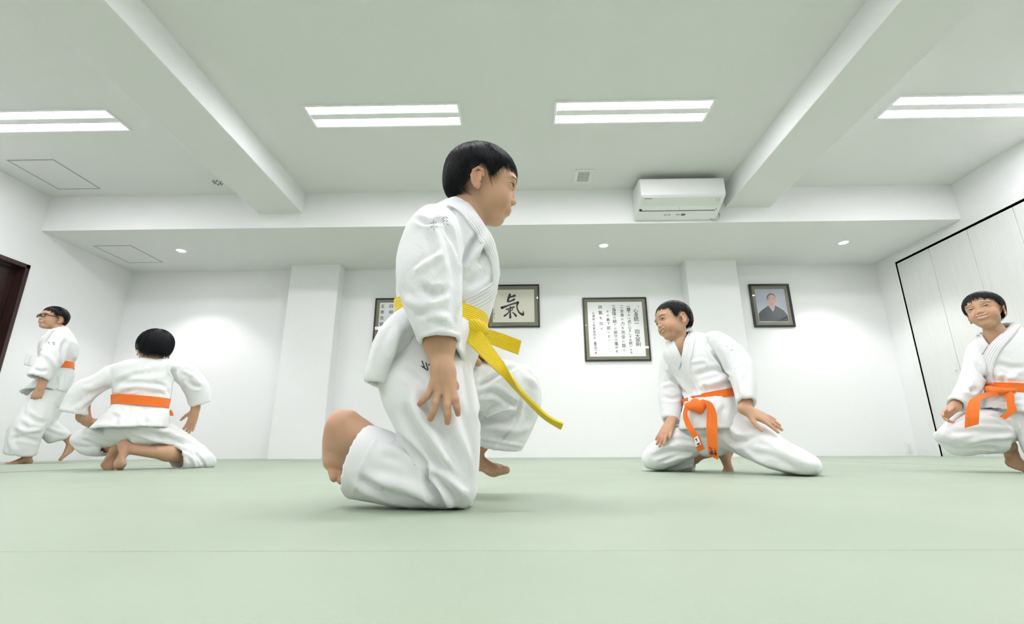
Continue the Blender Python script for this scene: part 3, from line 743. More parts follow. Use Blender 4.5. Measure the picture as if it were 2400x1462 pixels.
        for c in range(3):
            d2 = (c+1) % 3
            q_.append(np.stack([idx[:, :-1, c], idx[:, :-1, d2], idx[:, 1:, d2], idx[:, 1:, c]], -1).reshape(-1, 4))
        Q = np.concatenate([np.array(FF)]+q_); return quadobj('hair', np.concatenate([V, SV]), Q, M_hair, parent)
def make_body(parent, groups, vox, head=None, skin=(.58, .345, .215), tint=()):
    bb = [bounds(g, .03) for g in groups]
    def full(X):
        d = np.full(len(X), 9.0)
        for g, (lo, hi) in zip(groups, bb):
            i = np.where(((X > lo) & (X < hi)).all(1))[0]
            if len(i): d[i] = smin(d[i], sdf(g, X[i]), .012)
        return d
    def grow(gs, vox):
        Vs = []; F = []; n = 0
        for g in gs:
            for p in g:
                if p[-1]: continue
                V, f_ = prim_mesh(p); Vs.append(V); F += [tuple(i+n for i in t) for t in f_]; n += len(V)
        V, Q = remesh(np.concatenate(Vs), F, vox); E = edges_of(Q); V = lap(V, E, 5, .5, 0)
        for it in range(11):
            N = vnormals(V, Q)
            if it < 8: N = nrm_rows(lap(N, E, 2, .5, 0))
            d = np.clip(full(V), -vox*1.2, vox*1.2); V = V-N*d[:, None]*(.6 if it < 8 else .9)
            if it < 8: V = lap(V, E, 2, .5, 0)
        return lap(V, E, 1, .5, 0), Q
    V, Q = grow(groups[:2], head.H/114)          # head and neck, finer
    V2, Q2 = grow(groups[1:], vox); Q = np.concatenate([Q, Q2+len(V)]); V = np.concatenate([V, V2])
    o = quadobj('body', V, Q, M_skin, parent)
    C = np.tile(np.array(skin), (len(V), 1)); C *= (1+.05*pnoise(V*40))[:, None]
    def blend(mask, c): C[:] = C*(1-mask[:, None])+np.array(c)*mask[:, None]
    if head is not None:
        L = ((V-head.o)@head.R)/head.H; sm = head.opt.get('smile', 0); mo = head.opt.get('open', 0)
        cy = .083+.062*sm; y = np.abs(L[:, 1]); near = (np.linalg.norm(L, axis=1) < .9)
        zc = -.266+1.9*sm*y*y
        lip = np.exp(-((L[:, 2]-zc)/(.010+(.020+mo*.9)*np.sqrt(np.clip(1-(y/cy)**2, 0, 1))))**4)*(y < cy)*np.clip((cy-y)/.02, 0, 1)*(L[:, 0] > .30)*near
        blend(lip*.6, (.50, .20, .15))
        ck = np.exp(-(((L[:, 0]-.24)/.12)**2+((y-.17)/.09)**2+((L[:, 2]+.15)/.09)**2))*near
        blend(ck*.22, (.62, .25, .17))
        ear = ((y > .335) & near)*1.0; blend(ear*.25, (.66, .27, .20))
    for c, r, col, amt in tint:
        blend(amt*np.exp(-(np.linalg.norm(V-np.array(c), axis=1)/r)**2), col)
    set_col(o, C); return o
# ---- cloth --------------------------------------------------------------
def ring3(r):
    xl, yl, xr, yr, Y, dh = r[:6]
    Ya, Yb_ = (Y if hasattr(Y, '__len__') else (Y, Y))
    a = UY(xl, yl, Ya); b = UY(xr, yr, Yb_); return (a+b)/2, (b-a)/2, dh
def loft(rings, sub=5, n=32, start='round', end='round', ex=2.3, cav=.05, thick=.006, raw=False):
    """rings from ring3 specs (pixel silhouettes + depth); closed solid, 'open' ends get a cavity"""
    R = [ring3(r) if not raw else r for r in rings]
    C = np.array([r[0] for r in R]); A = np.array([r[1] for r in R]); D_ = np.array([r[2] for r in R], float)
    k = len(R)
    def cr(P, i, t):
        p0, p1, p2, p3 = P[max(i-1, 0)], P[i], P[min(i+1, k-1)], P[min(i+2, k-1)]
        return .5*((2*p1)+(-p0+p2)*t+(2*p0-5*p1+4*p2-p3)*t*t+(-p0+3*p1-3*p2+p3)*t**3)
    cs, as_, ds = [], [], []
    for i in range(k-1):
        for j in range(sub):
            t = j/sub; cs.append(cr(C, i, t)); as_.append(cr(A, i, t)); ds.append(cr(D_, i, t))
    cs.append(C[-1]); as_.append(A[-1]); ds.append(D_[-1])
    cs, as_, ds = np.array(cs), np.array(as_), np.array(ds); m_ = len(cs)
    tang = np.gradient(cs, axis=0); bs = []; prev = np.array([0, 1.0, 0])
    for i in range(m_):
        b = np.cross(as_[i], tang[i]); b = nrm(b) if np.linalg.norm(b) > 1e-9 else prev
        if b@prev < 0: b = -b
        prev = b; bs.append(b*ds[i])
    bs = np.array(bs)
    th = np.linspace(0, 2*math.pi, n, endpoint=False)
    ct = np.sign(np.cos(th))*np.abs(np.cos(th))**(2/ex); st = np.sign(np.sin(th))*np.abs(np.sin(th))**(2/ex)
    seq = [(cs[i], as_[i], bs[i]) for i in range(m_)]
    def dome(c, a, b, t, sg):
        l_ = min(np.linalg.norm(a), np.linalg.norm(b)); o_ = []
        for q in (30, 55, 75): o_.append((c+sg*t*l_*.55*math.sin(math.radians(q)), a*math.cos(math.radians(q)), b*math.cos(math.radians(q))))
        return o_
    def cavity(c, a, b, t, sg, idx):
        o_ = []; f = 1-thick/min(np.linalg.norm(a), np.linalg.norm(b))
        f2 = 1-thick/np.linalg.norm(a); f3 = 1-thick/np.linalg.norm(b)
        acc = 0
        i = idx
        while acc < cav and 0 <= i < m_:
            o_.append((cs[i], as_[i]*f2, bs[i]*f3))
            j = i-sg
            if not (0 <= j < m_): break
            acc += np.linalg.norm(cs[j]-cs[i]); i = j
        return o_
    t0 = nrm(cs[1]-cs[0]); t1 = nrm(cs[-1]-cs[-2])
    if start == 'round': seq = dome(*seq[0], t0, -1)[::-1]+seq
    elif start == 'open': seq = cavity(*seq[0], t0, -1, 0)[::-1]+seq
    if end == 'round': seq = seq+dome(*seq[-1], t1, 1)
    elif end == 'open': seq = seq+cavity(*seq[-1], t1, 1, m_-1)
    V = np.concatenate([c+ct[:, None]*a+st[:, None]*b for c, a, b in seq]); F = []
    for i in range(len(seq)-1):
        for j in range(n): F.append((i*n+j, i*n+(j+1) % n, (i+1)*n+(j+1) % n, (i+1)*n+j))
    F.append(tuple(range(n-1, -1, -1))); F.append(tuple((len(seq)-1)*n+j for j in range(n)))
    return V, F
def bvh_of(V, Q): return BVHTree.FromPolygons([tuple(v) for v in V], [tuple(int(i) for i in q) for q in Q])
def shoot(bvh, x, y, skip=0.0):
    r = ray(x, y); r = r/np.linalg.norm(r)
    h = bvh.ray_cast(Vector(CAM+r*skip), Vector(r))
    return (np.array(h[0]), np.array(h[1])) if h[0] is not None else (None, None)
def inpoly(x, y, P):
    r = np.zeros(len(x), bool); n = len(P)
    for i in range(n):
        (x0, y0), (x1, y1) = P[i], P[(i+1) % n]
        if y0 == y1: continue
        r ^= ((y0 > y) != (y1 > y)) & (x < (x1-x0)*(y-y0)/(y1-y0)+x0)
    return r
def to_px(V):
    v = V-CAM; d = v@_D; return 1200+CF*(v@R2)/d, 731-CF*(v@U2)/d
def cloth(name, parts, vox, mt, parent, folds=(), wr=(), smooth=6, cut=None):
    """parts: lofts; folds: (pixel polyline, width m, amplitude m); wr: (direction, freq along, freq across, amp)"""
    Vs = []; F = []; n = 0
    for V, f_ in parts:
        Vs.append(V); F += [tuple(i+n for i in t) for t in f_]; n += len(V)
    V, Q = remesh(np.concatenate(Vs), F, vox); E = edges_of(Q)
    V = lap(V, E, smooth, .55, -.57 if smooth > 3 else 0)
    V = lap(V, E, 2, .5, 0)
    N = vnormals(V, Q); N = nrm_rows(lap(N, E, 2, .5, 0)); bv = bvh_of(V, Q)
    disp = np.zeros(len(V))
    for d, fa, fc, am in wr:
        d = nrm(d); t = (V@d)[:, None]*d; P = t*fa+(V-t)*fc
        warp = pnoise(P*.5+7)[:, None]*.9
        v = pnoise(P+warp); disp += 1.6*am*(1-2.2*np.abs(v))*(.35+.65*np.clip(pnoise(V*7+3)+.5, 0, 1))
    for pl, wdt, am in folds:
        pts = densify(pl, max(8, int(np.linalg.norm(np.diff(np.array(pl), axis=0), axis=1).sum()/6)))
        H3 = [h for h in (shoot(bv, *p)[0] for p in pts) if h is not None]
        if len(H3) < 2: continue
        H3 = np.array(H3); lo = H3.min(0)-3*wdt; hi = H3.max(0)+3*wdt
        idx = np.where(((V > lo) & (V < hi)).all(1))[0]
        if not len(idx): continue
        best = np.full(len(idx), 9.0); arg = np.zeros(len(idx))
        for i in range(len(H3)-1):
            a, b = H3[i], H3[i+1]; ba = b-a; l2 = ba@ba+1e-12; X = V[idx]
            h = np.clip(((X-a)@ba)/l2, 0, 1); dd = np.linalg.norm(X-a-h[:, None]*ba, axis=1)
            up = dd < best; best[up] = dd[up]; arg[up] = (i+h[up])/(len(H3)-1)
        env = np.minimum(1, 4*np.minimum(arg, 1-arg)+.25)
        q = best/wdt
        disp[idx] += am*env*(np.exp(-q*q)-.35*np.exp(-((q-1.7)/.8)**2))
    V = V+N*disp[:, None]; Q0 = Q
    if cut is not None:
        c = V[Q].mean(1); px, py = to_px(c); nn = N[Q].mean(1); hit = inpoly(px, py, cut) & (((CAM-c)*nn).sum(1) > 0)
        Q0 = Q[~hit]
    o = quadobj(name, V, Q0, mt, parent)
    return o, V, Q, bvh_of(V, Q)
def nrm_rows(N): return N/(np.linalg.norm(N, axis=1)[:, None]+1e-12)
def band(name, ea, eb, bvh, th, mt, parent, n=40, m_=6, off=.0015, Y=None, smooth=2):
    """ribbon whose two edges are pixel polylines, laid on a surface (or at given depths Y per point)"""
    A = densify(ea, n); B = densify(eb, n); G = np.zeros((n, m_, 3)); NN = np.zeros((n, m_, 3)); ok = np.ones((n, m_), bool)
    for i in range(n):
        for j in range(m_):
            t = j/(m_-1); p = A[i]*(1-t)+B[i]*t
            if Y is None:
                h, q = shoot(bvh, *p)
                if h is None: ok[i, j] = False; continue
                G[i, j] = h; NN[i, j] = q
            else:
                yy = np.interp(i/(n-1), np.linspace(0, 1, len(Y)), [v if not hasattr(v, '__len__') else v[0]*(1-t)+v[1]*t for v in Y])
                G[i, j] = UY(p[0], p[1], yy)
    for i in range(n):          # fill misses from neighbours, sliding on the view ray
        for j in range(m_):
            if not ok[i, j]:
                c = [(abs(i-a)+abs(j-b), a, b) for a in range(max(0, i-6), min(n, i+7)) for b in range(m_) if ok[a, b]]
                if not c: continue
                _, a, b = min(c); t = j/(m_-1); p = A[i]*(1-t)+B[i]*t; G[i, j] = UY(p[0], p[1], G[a, b][1]); NN[i, j] = NN[a, b]
    for _ in range(smooth if Y is None else 0):
        G2 = G.copy(); G2[1:-1] = (G[:-2]+G[1:-1]*2+G[2:])/4; G = G2
        N2 = NN.copy(); N2[1:-1] = (NN[:-2]+NN[1:-1]*2+NN[2:])/4; NN = N2
    du = np.gradient(G, axis=0); dv = np.gradient(G, axis=1); gn = np.cross(du, dv); gn /= np.linalg.norm(gn, axis=2)[..., None]+1e-12
    cdir = CAM-G; sg = np.sign((gn*cdir).sum(2)); gn *= sg[..., None]
    if Y is None:
        NN /= np.linalg.norm(NN, axis=2)[..., None]+1e-9; gn = gn*.5+NN*.5; gn /= np.linalg.norm(gn, axis=2)[..., None]+1e-9
        top = G+gn*(off+th); bot = G-gn*.003
    else: top = G+gn*th/2; bot = G-gn*th/2
    return slab(name, top, bot, mt, parent)
def slab(name, top, bot, mt, parent):
    n, m_ = top.shape[:2]; V = np.concatenate([top.reshape(-1, 3), bot.reshape(-1, 3)]); k = n*m_; F = []
    I = lambda i, j, b=0: b*k+i*m_+j
    for i in range(n-1):
        for j in range(m_-1):
            F.append((I(i, j), I(i+1, j), I(i+1, j+1), I(i, j+1))); F.append((I(i, j, 1), I(i, j+1, 1), I(i+1, j+1, 1), I(i+1, j, 1)))
    for i in range(n-1):
        F.append((I(i, 0), I(i, 0, 1), I(i+1, 0, 1), I(i+1, 0))); F.append((I(i, m_-1), I(i+1, m_-1), I(i+1, m_-1, 1), I(i, m_-1, 1)))
    for j in range(m_-1):
        F.append((I(0, j), I(0, j+1), I(0, j+1, 1), I(0, j, 1))); F.append((I(n-1, j), I(n-1, j, 1), I(n-1, j+1, 1), I(n-1, j+1)))
    o = quadobj(name, V, np.array(F), mt, parent)
    av = o.data.attributes.new('across', 'FLOAT', 'POINT'); t = np.tile(np.linspace(0, 1, m_), 2*n); av.data.foreach_set('value', t)
    bm = bmesh.new(); bm.from_mesh(o.data); bmesh.ops.recalc_face_normals(bm, faces=bm.faces[:])
    for e in bm.edges:
        if len(e.link_faces) == 2 and e.calc_face_angle() > .9: e.smooth = False
    bm.to_mesh(o.data); bm.free()
    return o
def belt_ring(name, rings, mt, parent, th=.004, sub=3, n=64, m_=8):
    """belt around the waist; rings: top and bottom ring specs"""
    (c0, a0, d0), (c1, a1, d1) = ring3(rings[0]), ring3(rings[1])
    ax = nrm(c0-c1); G = np.zeros((n+1, m_, 3)); B = G.copy()
    for i in range(n+1):
        q = 2*math.pi*i/n
        for j in range(m_):
            t = j/(m_-1); c = c0*(1-t)+c1*t; a = a0*(1-t)+a1*t; d = d0*(1-t)+d1*t
            b = nrm(np.cross(a, ax)); b = b if b[1] > 0 else -b
            v = np.sign(math.cos(q))*abs(math.cos(q))**.87*a+np.sign(math.sin(q))*abs(math.sin(q))**.87*b*d
            G[i, j] = c+v*(1+th/np.linalg.norm(v)); B[i, j] = c+v*(1-.012/np.linalg.norm(v))
    return slab(name, G, B, mt, parent)
def ribbed(name, col, n=9, rough=.75):
    m = mat(name, col, rough, sheen=.2, noise_col=(700, tuple(c*.86 for c in col), 2, (1, 1, 1)))
    nt = m.node_tree; a = nt.nodes.new('ShaderNodeAttribute'); a.attribute_name = 'across'
    ml = nt.nodes.new('ShaderNodeMath'); ml.operation = 'MULTIPLY'; ml.inputs[1].default_value = 2*math.pi*n
    sn = nt.nodes.new('ShaderNodeMath'); sn.operation = 'SINE'; bp = nt.nodes.new('ShaderNodeBump'); bp.inputs['Strength'].default_value = .55; bp.inputs['Distance'].default_value = .0012
    nt.links.new(a.outputs['Fac'], ml.inputs[0]); nt.links.new(ml.outputs[0], sn.inputs[0]); nt.links.new(sn.outputs[0], bp.inputs['Height'])
    nt.links.new(bp.outputs[0], nt.nodes['Principled BSDF'].inputs['Normal']); return m
M_skin = mat('skin', (.6, .38, .26), .48, attr='Col', sub=.12, spec=.4, bump=[('noise', 900, .12, .0006, (1, 1, 1))])
M_hair = mat('black_hair', (.006, .006, .0085), .33, spec=.3)
M_brow = mat('eyebrow_hair', (.11, .055, .035), .8)
M_sclera = mat('eye_white', (.70, .68, .66), .25); M_iris = mat('iris', (.03, .014, .008), .15); M_pupil = mat('pupil', (.004, .004, .004), .1)
M_teeth = mat('teeth', (.85, .83, .76), .3); M_mouth = mat('mouth_lining', (.10, .025, .022), .6)
M_lap = ribbed('quilted_white_band', (.84, .845, .85), 5, .9)
M_gi = mat('white_cotton', (.84, .845, .85), .9, sheen=.15, spec=.2, bump=[('noise', 900, .25, .0010, (1, 1, 1)), ('noise', 70, .18, .004, (1, 1, 1))])
M_giw = mat('white_waffle_cotton', (.84, .845, .855), .9, sheen=.15, spec=.2, bump=[('voronoi', 265, .42, .0014, (1, 1, 1)), ('noise', 60, .15, .004, (1, 1, 1))])
M_yel = ribbed('yellow_belt', (.95, .68, .008)); M_ora = ribbed('orange_belt', (1.0, .20, .012), 8)
# ---------------------------------------------------------------- boy with the yellow belt
TA = empty('person', (-.10, 1.04, 0), 'boy kneeling in front with yellow belt and white uniform', 'person')
HA = Head(UY(1134, 434, 1.06), 9, -12, 6, .197, smile=0, eye=.022, slant=-9, cheek=1.08)
ga = [HA.prims, [RC(HA.w((-.10, 0, -.22)), UY(1086, 520, 1.06), .040, .044, .015), RC(UY(1086, 520, 1.06), UY(1060, 600, 1.06), .046, .075, .03)],
      [RC(UY(1060, 600, 1.06), UY(1030, 760, 1.06), .08, .07, .05), RC(UY(1030, 760, 1.06), UY(1020, 840, 1.06), .07, .08, .05)],
      [RC(UY(1020, 850, 1.0), UY(1058, 1126, .985), .055, .032, .03), RC(UY(1058, 1126, .985), UY(920, 1080, .99), .032, .034, .03), RC(UY(920, 1080, .99), UY(838, 1026, 1.0), .040, .036, .02)],
      [RC(UY(1050, 850, 1.13), UY(1215, 910, 1.2), .055, .038, .03), RC(UY(1215, 910, 1.2), UY(1150, 1000, 1.22), .036, .033, .02), RC(UY(1150, 1000, 1.22), UY(1108, 1066, 1.25), .030, .020, .02)],
      [RC(UY(1030, 560, .98), UY(1030, 700, .93), .036, .034, .03), RC(UY(1030, 700, .93), UY(1030, 800, .915), .034, .029, .02), RC(UY(1030, 800, .915), UY(1038, 866, .90), .0285, .0205, .02)],
      [RC(UY(1070, 560, 1.14), UY(1078, 690, 1.17), .036, .032, .03), RC(UY(1078, 690, 1.17), UY(1088, 805, 1.11), .030, .022, .02)]]
# right hand spread on the thigh, back of the hand towards the viewer
Wr = UY(1038, 866, .90); fr = []
K = [(1015, 900, .896), (1029, 908, .893), (1046, 910, .893), (1060, 902, .896)]
tips = [[(1001, 928, .892), (991, 938, .893), (983, 946, .897)], [(1022, 944, .886), (1015, 964, .887), (1009, 981, .893)],
        [(1048, 950, .885), (1049, 970, .886), (1049, 989, .892)], [(1067, 936, .889), (1071, 955, .891), (1073.5, 970, .897)]]
rk = (.0064, .0069, .0071, .0065)
fr += [RC(Wr, UY(1037, 888, .897), .0195, .018, .02)]
for k_ in range(4):
    kn = UY(*K[k_][:2], K[k_][2]); fr.append(RC(UY(1038+(K[k_][0]-1038)*.4, 878, .90), kn, .0130, .0078, .010))
for k_ in range(4):
    q = UY(*K[k_][:2], K[k_][2])
    for j, t_ in enumerate(tips[k_]):
        q2 = UY(*t_[:2], t_[2]); fr.append(RC(q, q2, rk[k_]*(1.0, .98, .9)[j], rk[k_]*(.98, .9, .8)[j], .004 if j else .006)); q = q2
fr += [RC(UY(1052, 880, .905), UY(1064, 905, .925), .012, .0095, .01), RC(UY(1064, 905, .925), UY(1070, 932, .93), .0095, .008, .004)]
ga.append(fr)
_h = lambda x, y, Y: UY(x, y, Y)
_o = UY(800, 1050, 1.0); _ax = nrm(UY(800, 1000, 1.0)-UY(797, 1090, 1.0)); _rt = nrm(np.array([.86, -.30, 0])); _rt = nrm(_rt-_ax*(_rt@_ax)); _FR = np.array([_rt, np.cross(_ax, _rt), _ax]).T
ga.append([EL(_h(800, 996, .995), (.026, .026, .026), _FR, .02), RC(_h(838, 1026, 1.0), _h(814, 1002, 1.0), .033, .027, .03), EL(_h(810, 1030, 1.005), (.033, .026, .042), _FR, .03),
           EL(_h(809, 1064, 1.0), (.033, .020, .034), _FR, .03), EL(_h(783, 1084, .992), (.019, .017, .015), _FR, .012), EL(_h(806, 1086, .994), (.028, .013, .014), _FR, .012), EL(_h(792, 1048, 1.015), (.017, .026, .036), _FR, .03),
           RC(_h(777, 1092, .990), _h(784, 1118, .980), .0094, .0092, .002), RC(_h(792, 1096, .990), _h(799, 1126, .980), .0074, .0074, .0015), RC(_h(804, 1100, .990), _h(811, 1133, .981), .0066, .0064, .0015),
           RC(_h(815, 1104, .992), _h(822, 1136, .984), .0064, .0062, .0015), RC(_h(827, 1106, .996), _h(832, 1132, .99), .0062, .006, .0015)])
ga.append(foot(UY(1108, 1064, 1.25), (1, -.25, -.10), (.10, -.35, 1), .150, (0, -1, 0), toe=22))
ga.append(hand(UY(1088, 806, 1.105), (1, .35, -.35), (.1, -.25, 1), .115, (0, -1, -.2), curl=(10, 10, 10, 10), thumb=(28, 10)))
ga.append([RC(UY(1088, 812, 1.10), UY(1097, 828, 1.085), .016, .0125, .01), RC(UY(1097, 828, 1.085), UY(1110, 842, 1.07), .0115, .0105, .008), RC(UY(1110, 842, 1.07), UY(1120, 850, 1.068), .0105, .009, .004)])
body = make_body(TA, ga, .0024, HA, tint=[(UY(781, 985, .99), .022, (.66, .27, .20), .5), (UY(800, 1128, .99), .03, (.60, .26, .17), .5), (UY(805, 1060, .98), .03, (.30, .21, .13), .5)]
                 +[(UY(*t_[2][:2], t_[2][2]), .012, (.60, .22, .17), .6) for t_ in tips])
HA.features(TA, gaze=-24, brow=.0)
HA.hair(TA, N=10500, line=[-10, 2, 4, -28, -12, -4, -62, -70, -76, -78], wd=.0005, seed=3, length=.5, wild=.016)
# jacket
torso = loft([(948, 800, 1118, 815, 1.06, .085), (938, 735, 1140, 757, 1.06, .088), (934, 670, 1159, 690, 1.06, .098), (940, 610, 1166, 632, 1.06, .105), (958, 560, 1161, 580, 1.06, .105), (990, 522, 1146, 550, 1.06, .092), (1030, 494, 1126, 528, 1.06, .066), (1064, 474, 1108, 503, 1.06, .046)], end='open', cav=.03, thick=.007)
slv = loft([(990, 522, 1055, 512, 1.0, .035), (972, 535, 1070, 532, .975, .052), (950, 562, 1080, 562, .95, .060), (934, 605, 1080, 607, .935, .060), (932, 650, 1078, 655, .92, .061), (942, 700, 1079, 703, .912, .057), (960, 745, 1080, 748, .908, .053), (984, 803, 1077, 797, .905, .046)], end='open', cav=.07, thick=.006)
slv2 = loft([(1030, 515, 1110, 530, 1.13, .045), (1030, 600, 1128, 610, 1.18, .055), (1045, 700, 1134, 705, 1.18, .05), (1062, 785, 1118, 790, 1.14, .042)], end='open', cav=.05)
sk1 = loft([(948, 745, 1090, 770, 1.06, .088), (915, 782, 1030, 800, 1.05, .110), (894, 835, 975, 845, 1.04, .128), (883, 880, 955, 888, 1.04, .132), (880, 908, 943, 914, 1.04, .132)], end='open', cav=.06)
sk2 = loft([(960, 760, 1130, 780, 1.055, .09), (972, 805, 1118, 822, 1.04, .115), (995, 842, 1104, 855, 1.03, .118), (1040, 872, 1092, 884, 1.02, .108)], end='open', cav=.04)
foldsA = [(a_, b_, c_*1.8) for a_, b_, c_ in [([(1040, 520), (1062, 570), (1076, 640)], .008, -.006), ([(1082, 612), (1100, 585), (1118, 555)], .008, -.007), ([(1085, 640), (1110, 600), (1135, 560)], .010, .006),
          ([(975, 512), (1010, 525), (1045, 512)], .007, -.004), ([(1010, 525), (1030, 580), (1040, 640)], .010, .005), ([(985, 670), (1010, 690), (1045, 680)], .009, -.006),
          ([(975, 640), (1000, 620), (1030, 600)], .008, .004), ([(1060, 560), (1070, 640), (1068, 740)], .008, .005), ([(950, 700), (990, 720), (1030, 715)], .009, .004),
          ([(1120, 620), (1135, 600), (1140, 575)], .012, -.007), ([(1090, 670), (1120, 650), (1150, 610)], .010, -.005),
          ([(962, 820), (950, 868), (942, 908)], .003, .0025), ([(935, 770), (920, 800), (905, 850)], .009, .005), ([(960, 780), (940, 800), (925, 840)], .008, -.005),
          ([(985, 790), (1030, 776), (1076, 786)], .0035, .0018), ([(1000, 750), (1020, 740), (1050, 752)], .009, .004)]]
jk, jV, jQ, jB = cloth('jacket', [torso, slv, slv2, sk1, sk2], .0038, M_giw, TA, foldsA, wr=[((.1, 0, 1), 7, 22, .0022), ((.6, .2, .6), 14, 36, .0010)])
# trousers
pel = loft([(935, 770, 1115, 780, 1.06, .075), (905, 830, 1110, 830, 1.06, .11), (905, 880, 1100, 870, 1.07, .10)])
th = loft([(912, 835, 1095, 835, 1.03, .07), (893, 890, 1110, 892, 1.0, .078), (900, 942, 1119, 944, .985, .08), (921, 985, 1122, 992, .982, .077), (940, 1026, 1122, 1052, .98, .074), (975, 1075, 1118, 1112, .98, .072), (1012, 1128, 1112, 1152, .98, .064), (1040, 1160, 1098, 1178, .98, .05)])
sh = loft([(1096, 1100, 1092, 1184, .98, .060), (1030, 1085, 1040, 1190, .98, .062), (960, 1040, 962, 1187, .985, .064), (910, 1012, 893, 1178, .99, .066), (869, 997, 818, 1164, .995, .068)], end='open', cav=.08, thick=.0075)
th2 = loft([(1070, 850, 1075, 965, 1.13, .08), (1140, 845, 1135, 970, 1.17, .078), (1200, 850, 1190, 975, 1.19, .072), (1243, 874, 1228, 955, 1.20, .055)])
sh2 = loft([(1150, 880, 1258, 885, 1.20, .06), (1122, 915, 1267, 918, 1.20, .072), (1118, 955, 1265, 955, 1.205, .075), (1118, 1000, 1247, 1002, 1.21, .075), (1121, 1038, 1223, 1054, 1.215, .073)], end='open', cav=.07, thick=.0075)
foldsT = [(a_, b_, c_*1.8) for a_, b_, c_ in [([(940, 1022), (975, 1060), (1000, 1095)], .008, -.0075), ([(1000, 1095), (1015, 1130), (1030, 1165)], .008, -.006),
          ([(960, 930), (1000, 1000), (1060, 1100)], .010, .005), ([(940, 960), (985, 1030), (1040, 1110)], .009, -.005), ([(990, 940), (1040, 1020), (1085, 1100)], .011, -.0045), ([(1050, 960), (1080, 1030), (1100, 1110)], .011, .004),
          ([(1010, 1090), (1050, 1120), (1090, 1160)], .007, .006), ([(1005, 1100), (1030, 1140), (1060, 1182)], .006, .007), ([(1000, 1110), (1010, 1145), (1040, 1185)], .007, -.006), ([(840, 1120), (880, 1145), (940, 1170)], .009, -.005),
          ([(880, 1120), (950, 1140), (1020, 1170)], .010, .005), ([(880, 1030), (850, 1090), (826, 1160)], .0032, .0018), ([(940, 860), (990, 900), (1010, 960)], .009, -.004), ([(900, 1050), (950, 1070), (985, 1100)], .009, .004),
          ([(1120, 905), (1165, 880), (1210, 858)], .005, -.006), ([(1125, 925), (1160, 920), (1215, 960)], .007, -.006), ([(1215, 965), (1190, 955), (1130, 965)], .009, .006), ([(1120, 975), (1180, 985), (1220, 962)], .011, -.008),
          ([(1218, 930), (1208, 990), (1165, 1040)], .0035, -.004), ([(1120, 1025), (1160, 1033), (1226, 1045)], .0035, .002), ([(1230, 880), (1255, 910), (1240, 970)], .010, .004), ([(1160, 1000), (1200, 1010), (1240, 1000)], .010, .004)]]
tr, tV, tQ, tB = cloth('trousers', [pel, th, sh, th2, sh2], .0040, M_gi, TA, foldsT, wr=[((.35, 0, -1), 5, 20, .0024), ((.2, .4, .8), 16, 30, .0009)])
# lapels
bd = lambda n_, ea, eb, bv, th_=.004, mt=M_gi, par=None, **k: band(n_, ea, eb, bv, th_, mt, par or TA, **k)
bd('lapel', [(1064, 474), (1092, 478), (1118, 510), (1140, 545), (1156, 580), (1163, 612), (1166, 645)], [(1046, 486), (1070, 495), (1094, 520), (1118, 556), (1138, 592), (1150, 622), (1150, 662)], jB, .005, mt=M_lap, par=jk)
bd('lapel', [(1166, 636), (1150, 662), (1118, 684), (1088, 703)], [(1158, 690), (1140, 710), (1112, 727), (1090, 731)], jB, .005, M_lap, jk)
# belt
br = belt_ring('belt', [(934, 716, 1140, 744, 1.06, .104), (940, 754, 1132, 784, 1.06, .112)], M_yel, TA, .006)
YK = .985
kn_ = MB()
kn = loft([(1104, 752, 1100, 772, 1.0, .012), (1112, 749, 1108, 784, .985, .020), (1126, 752, 1120, 788, .98, .020), (1136, 764, 1132, 786, .99, .014)], ex=2.6)
V_, Q_ = remesh(kn[0], kn[1], .0022); E_ = edges_of(Q_); V_ = lap(V_, E_, 3, .5, 0); ko = quadobj('knot', V_, Q_, M_yel, br)
av = ko.data.attributes.new('across', 'FLOAT', 'POINT'); av.data.foreach_set('value', (V_-UY(1115, 768, YK))@nrm((.75, 0, .65))/.045)
band('belt_end', [(1106, 748), (1120, 768), (1137, 788), (1161, 823), (1185, 857), (1219, 911), (1253, 946), (1287, 976), (1321, 992)],
     [(1098, 768), (1096, 800), (1116, 822), (1150, 856), (1185, 890), (1219, 924), (1253, 960), (1280, 984), (1315, 1006)], None, .0045, M_yel, br, n=70, m_=8,
     Y=[(.975, .972), (.962, .955), (.955, .942), (.945, .935), (.935, .945), (.93, .965), (.935, .96), (.94, .955), (.94, .95)])
band('belt_end', [(1130, 768), (1160, 776), (1192, 787), (1222, 799)], [(1126, 796), (1164, 812), (1190, 822), (1215, 831)], None, .0045, M_yel, br, n=30, m_=8, Y=[1.0, 1.02, 1.03, 1.03])

def ink_on(name, strokes, bvh, w_, mt, parent):
    b = MB()
    for st in strokes:
        P = [shoot(bvh, *p) for p in densify(st, 8)]; P = [h+n*.0006 for h, n in P if h is not None]
        if len(P) > 1: b.tube(P, w_, 5)
    o = b.build(name, mt, parent); o['kind'] = 'stuff'; return o
M_navy = mat('faded_navy_ink', (.28, .29, .42), .9)
ink_on('faded_mark', [[(1016, 515), (1017, 528)], [(1017, 531), (1018, 541)], [(1009, 523), (1015, 521)], [(1019, 520), (1023, 522)], [(1010, 534), (1014, 529)], [(1021, 530), (1025, 533)], [(1036, 514), (1041, 509)], [(1044, 508), (1050, 512)], [(1038, 519), (1043, 517)], [(1045, 520), (1050, 518)], [(1041, 522), (1040, 528)], [(1046, 524), (1052, 528)]], jB, .0006, M_navy, jk)
ink_on('lettering', [[(989, 846), (995, 862)], [(988, 858), (1002, 868)], [(998, 850), (1003, 866)], [(1004, 856), (1010, 852)]], tB, .0012, M_ink, tr)
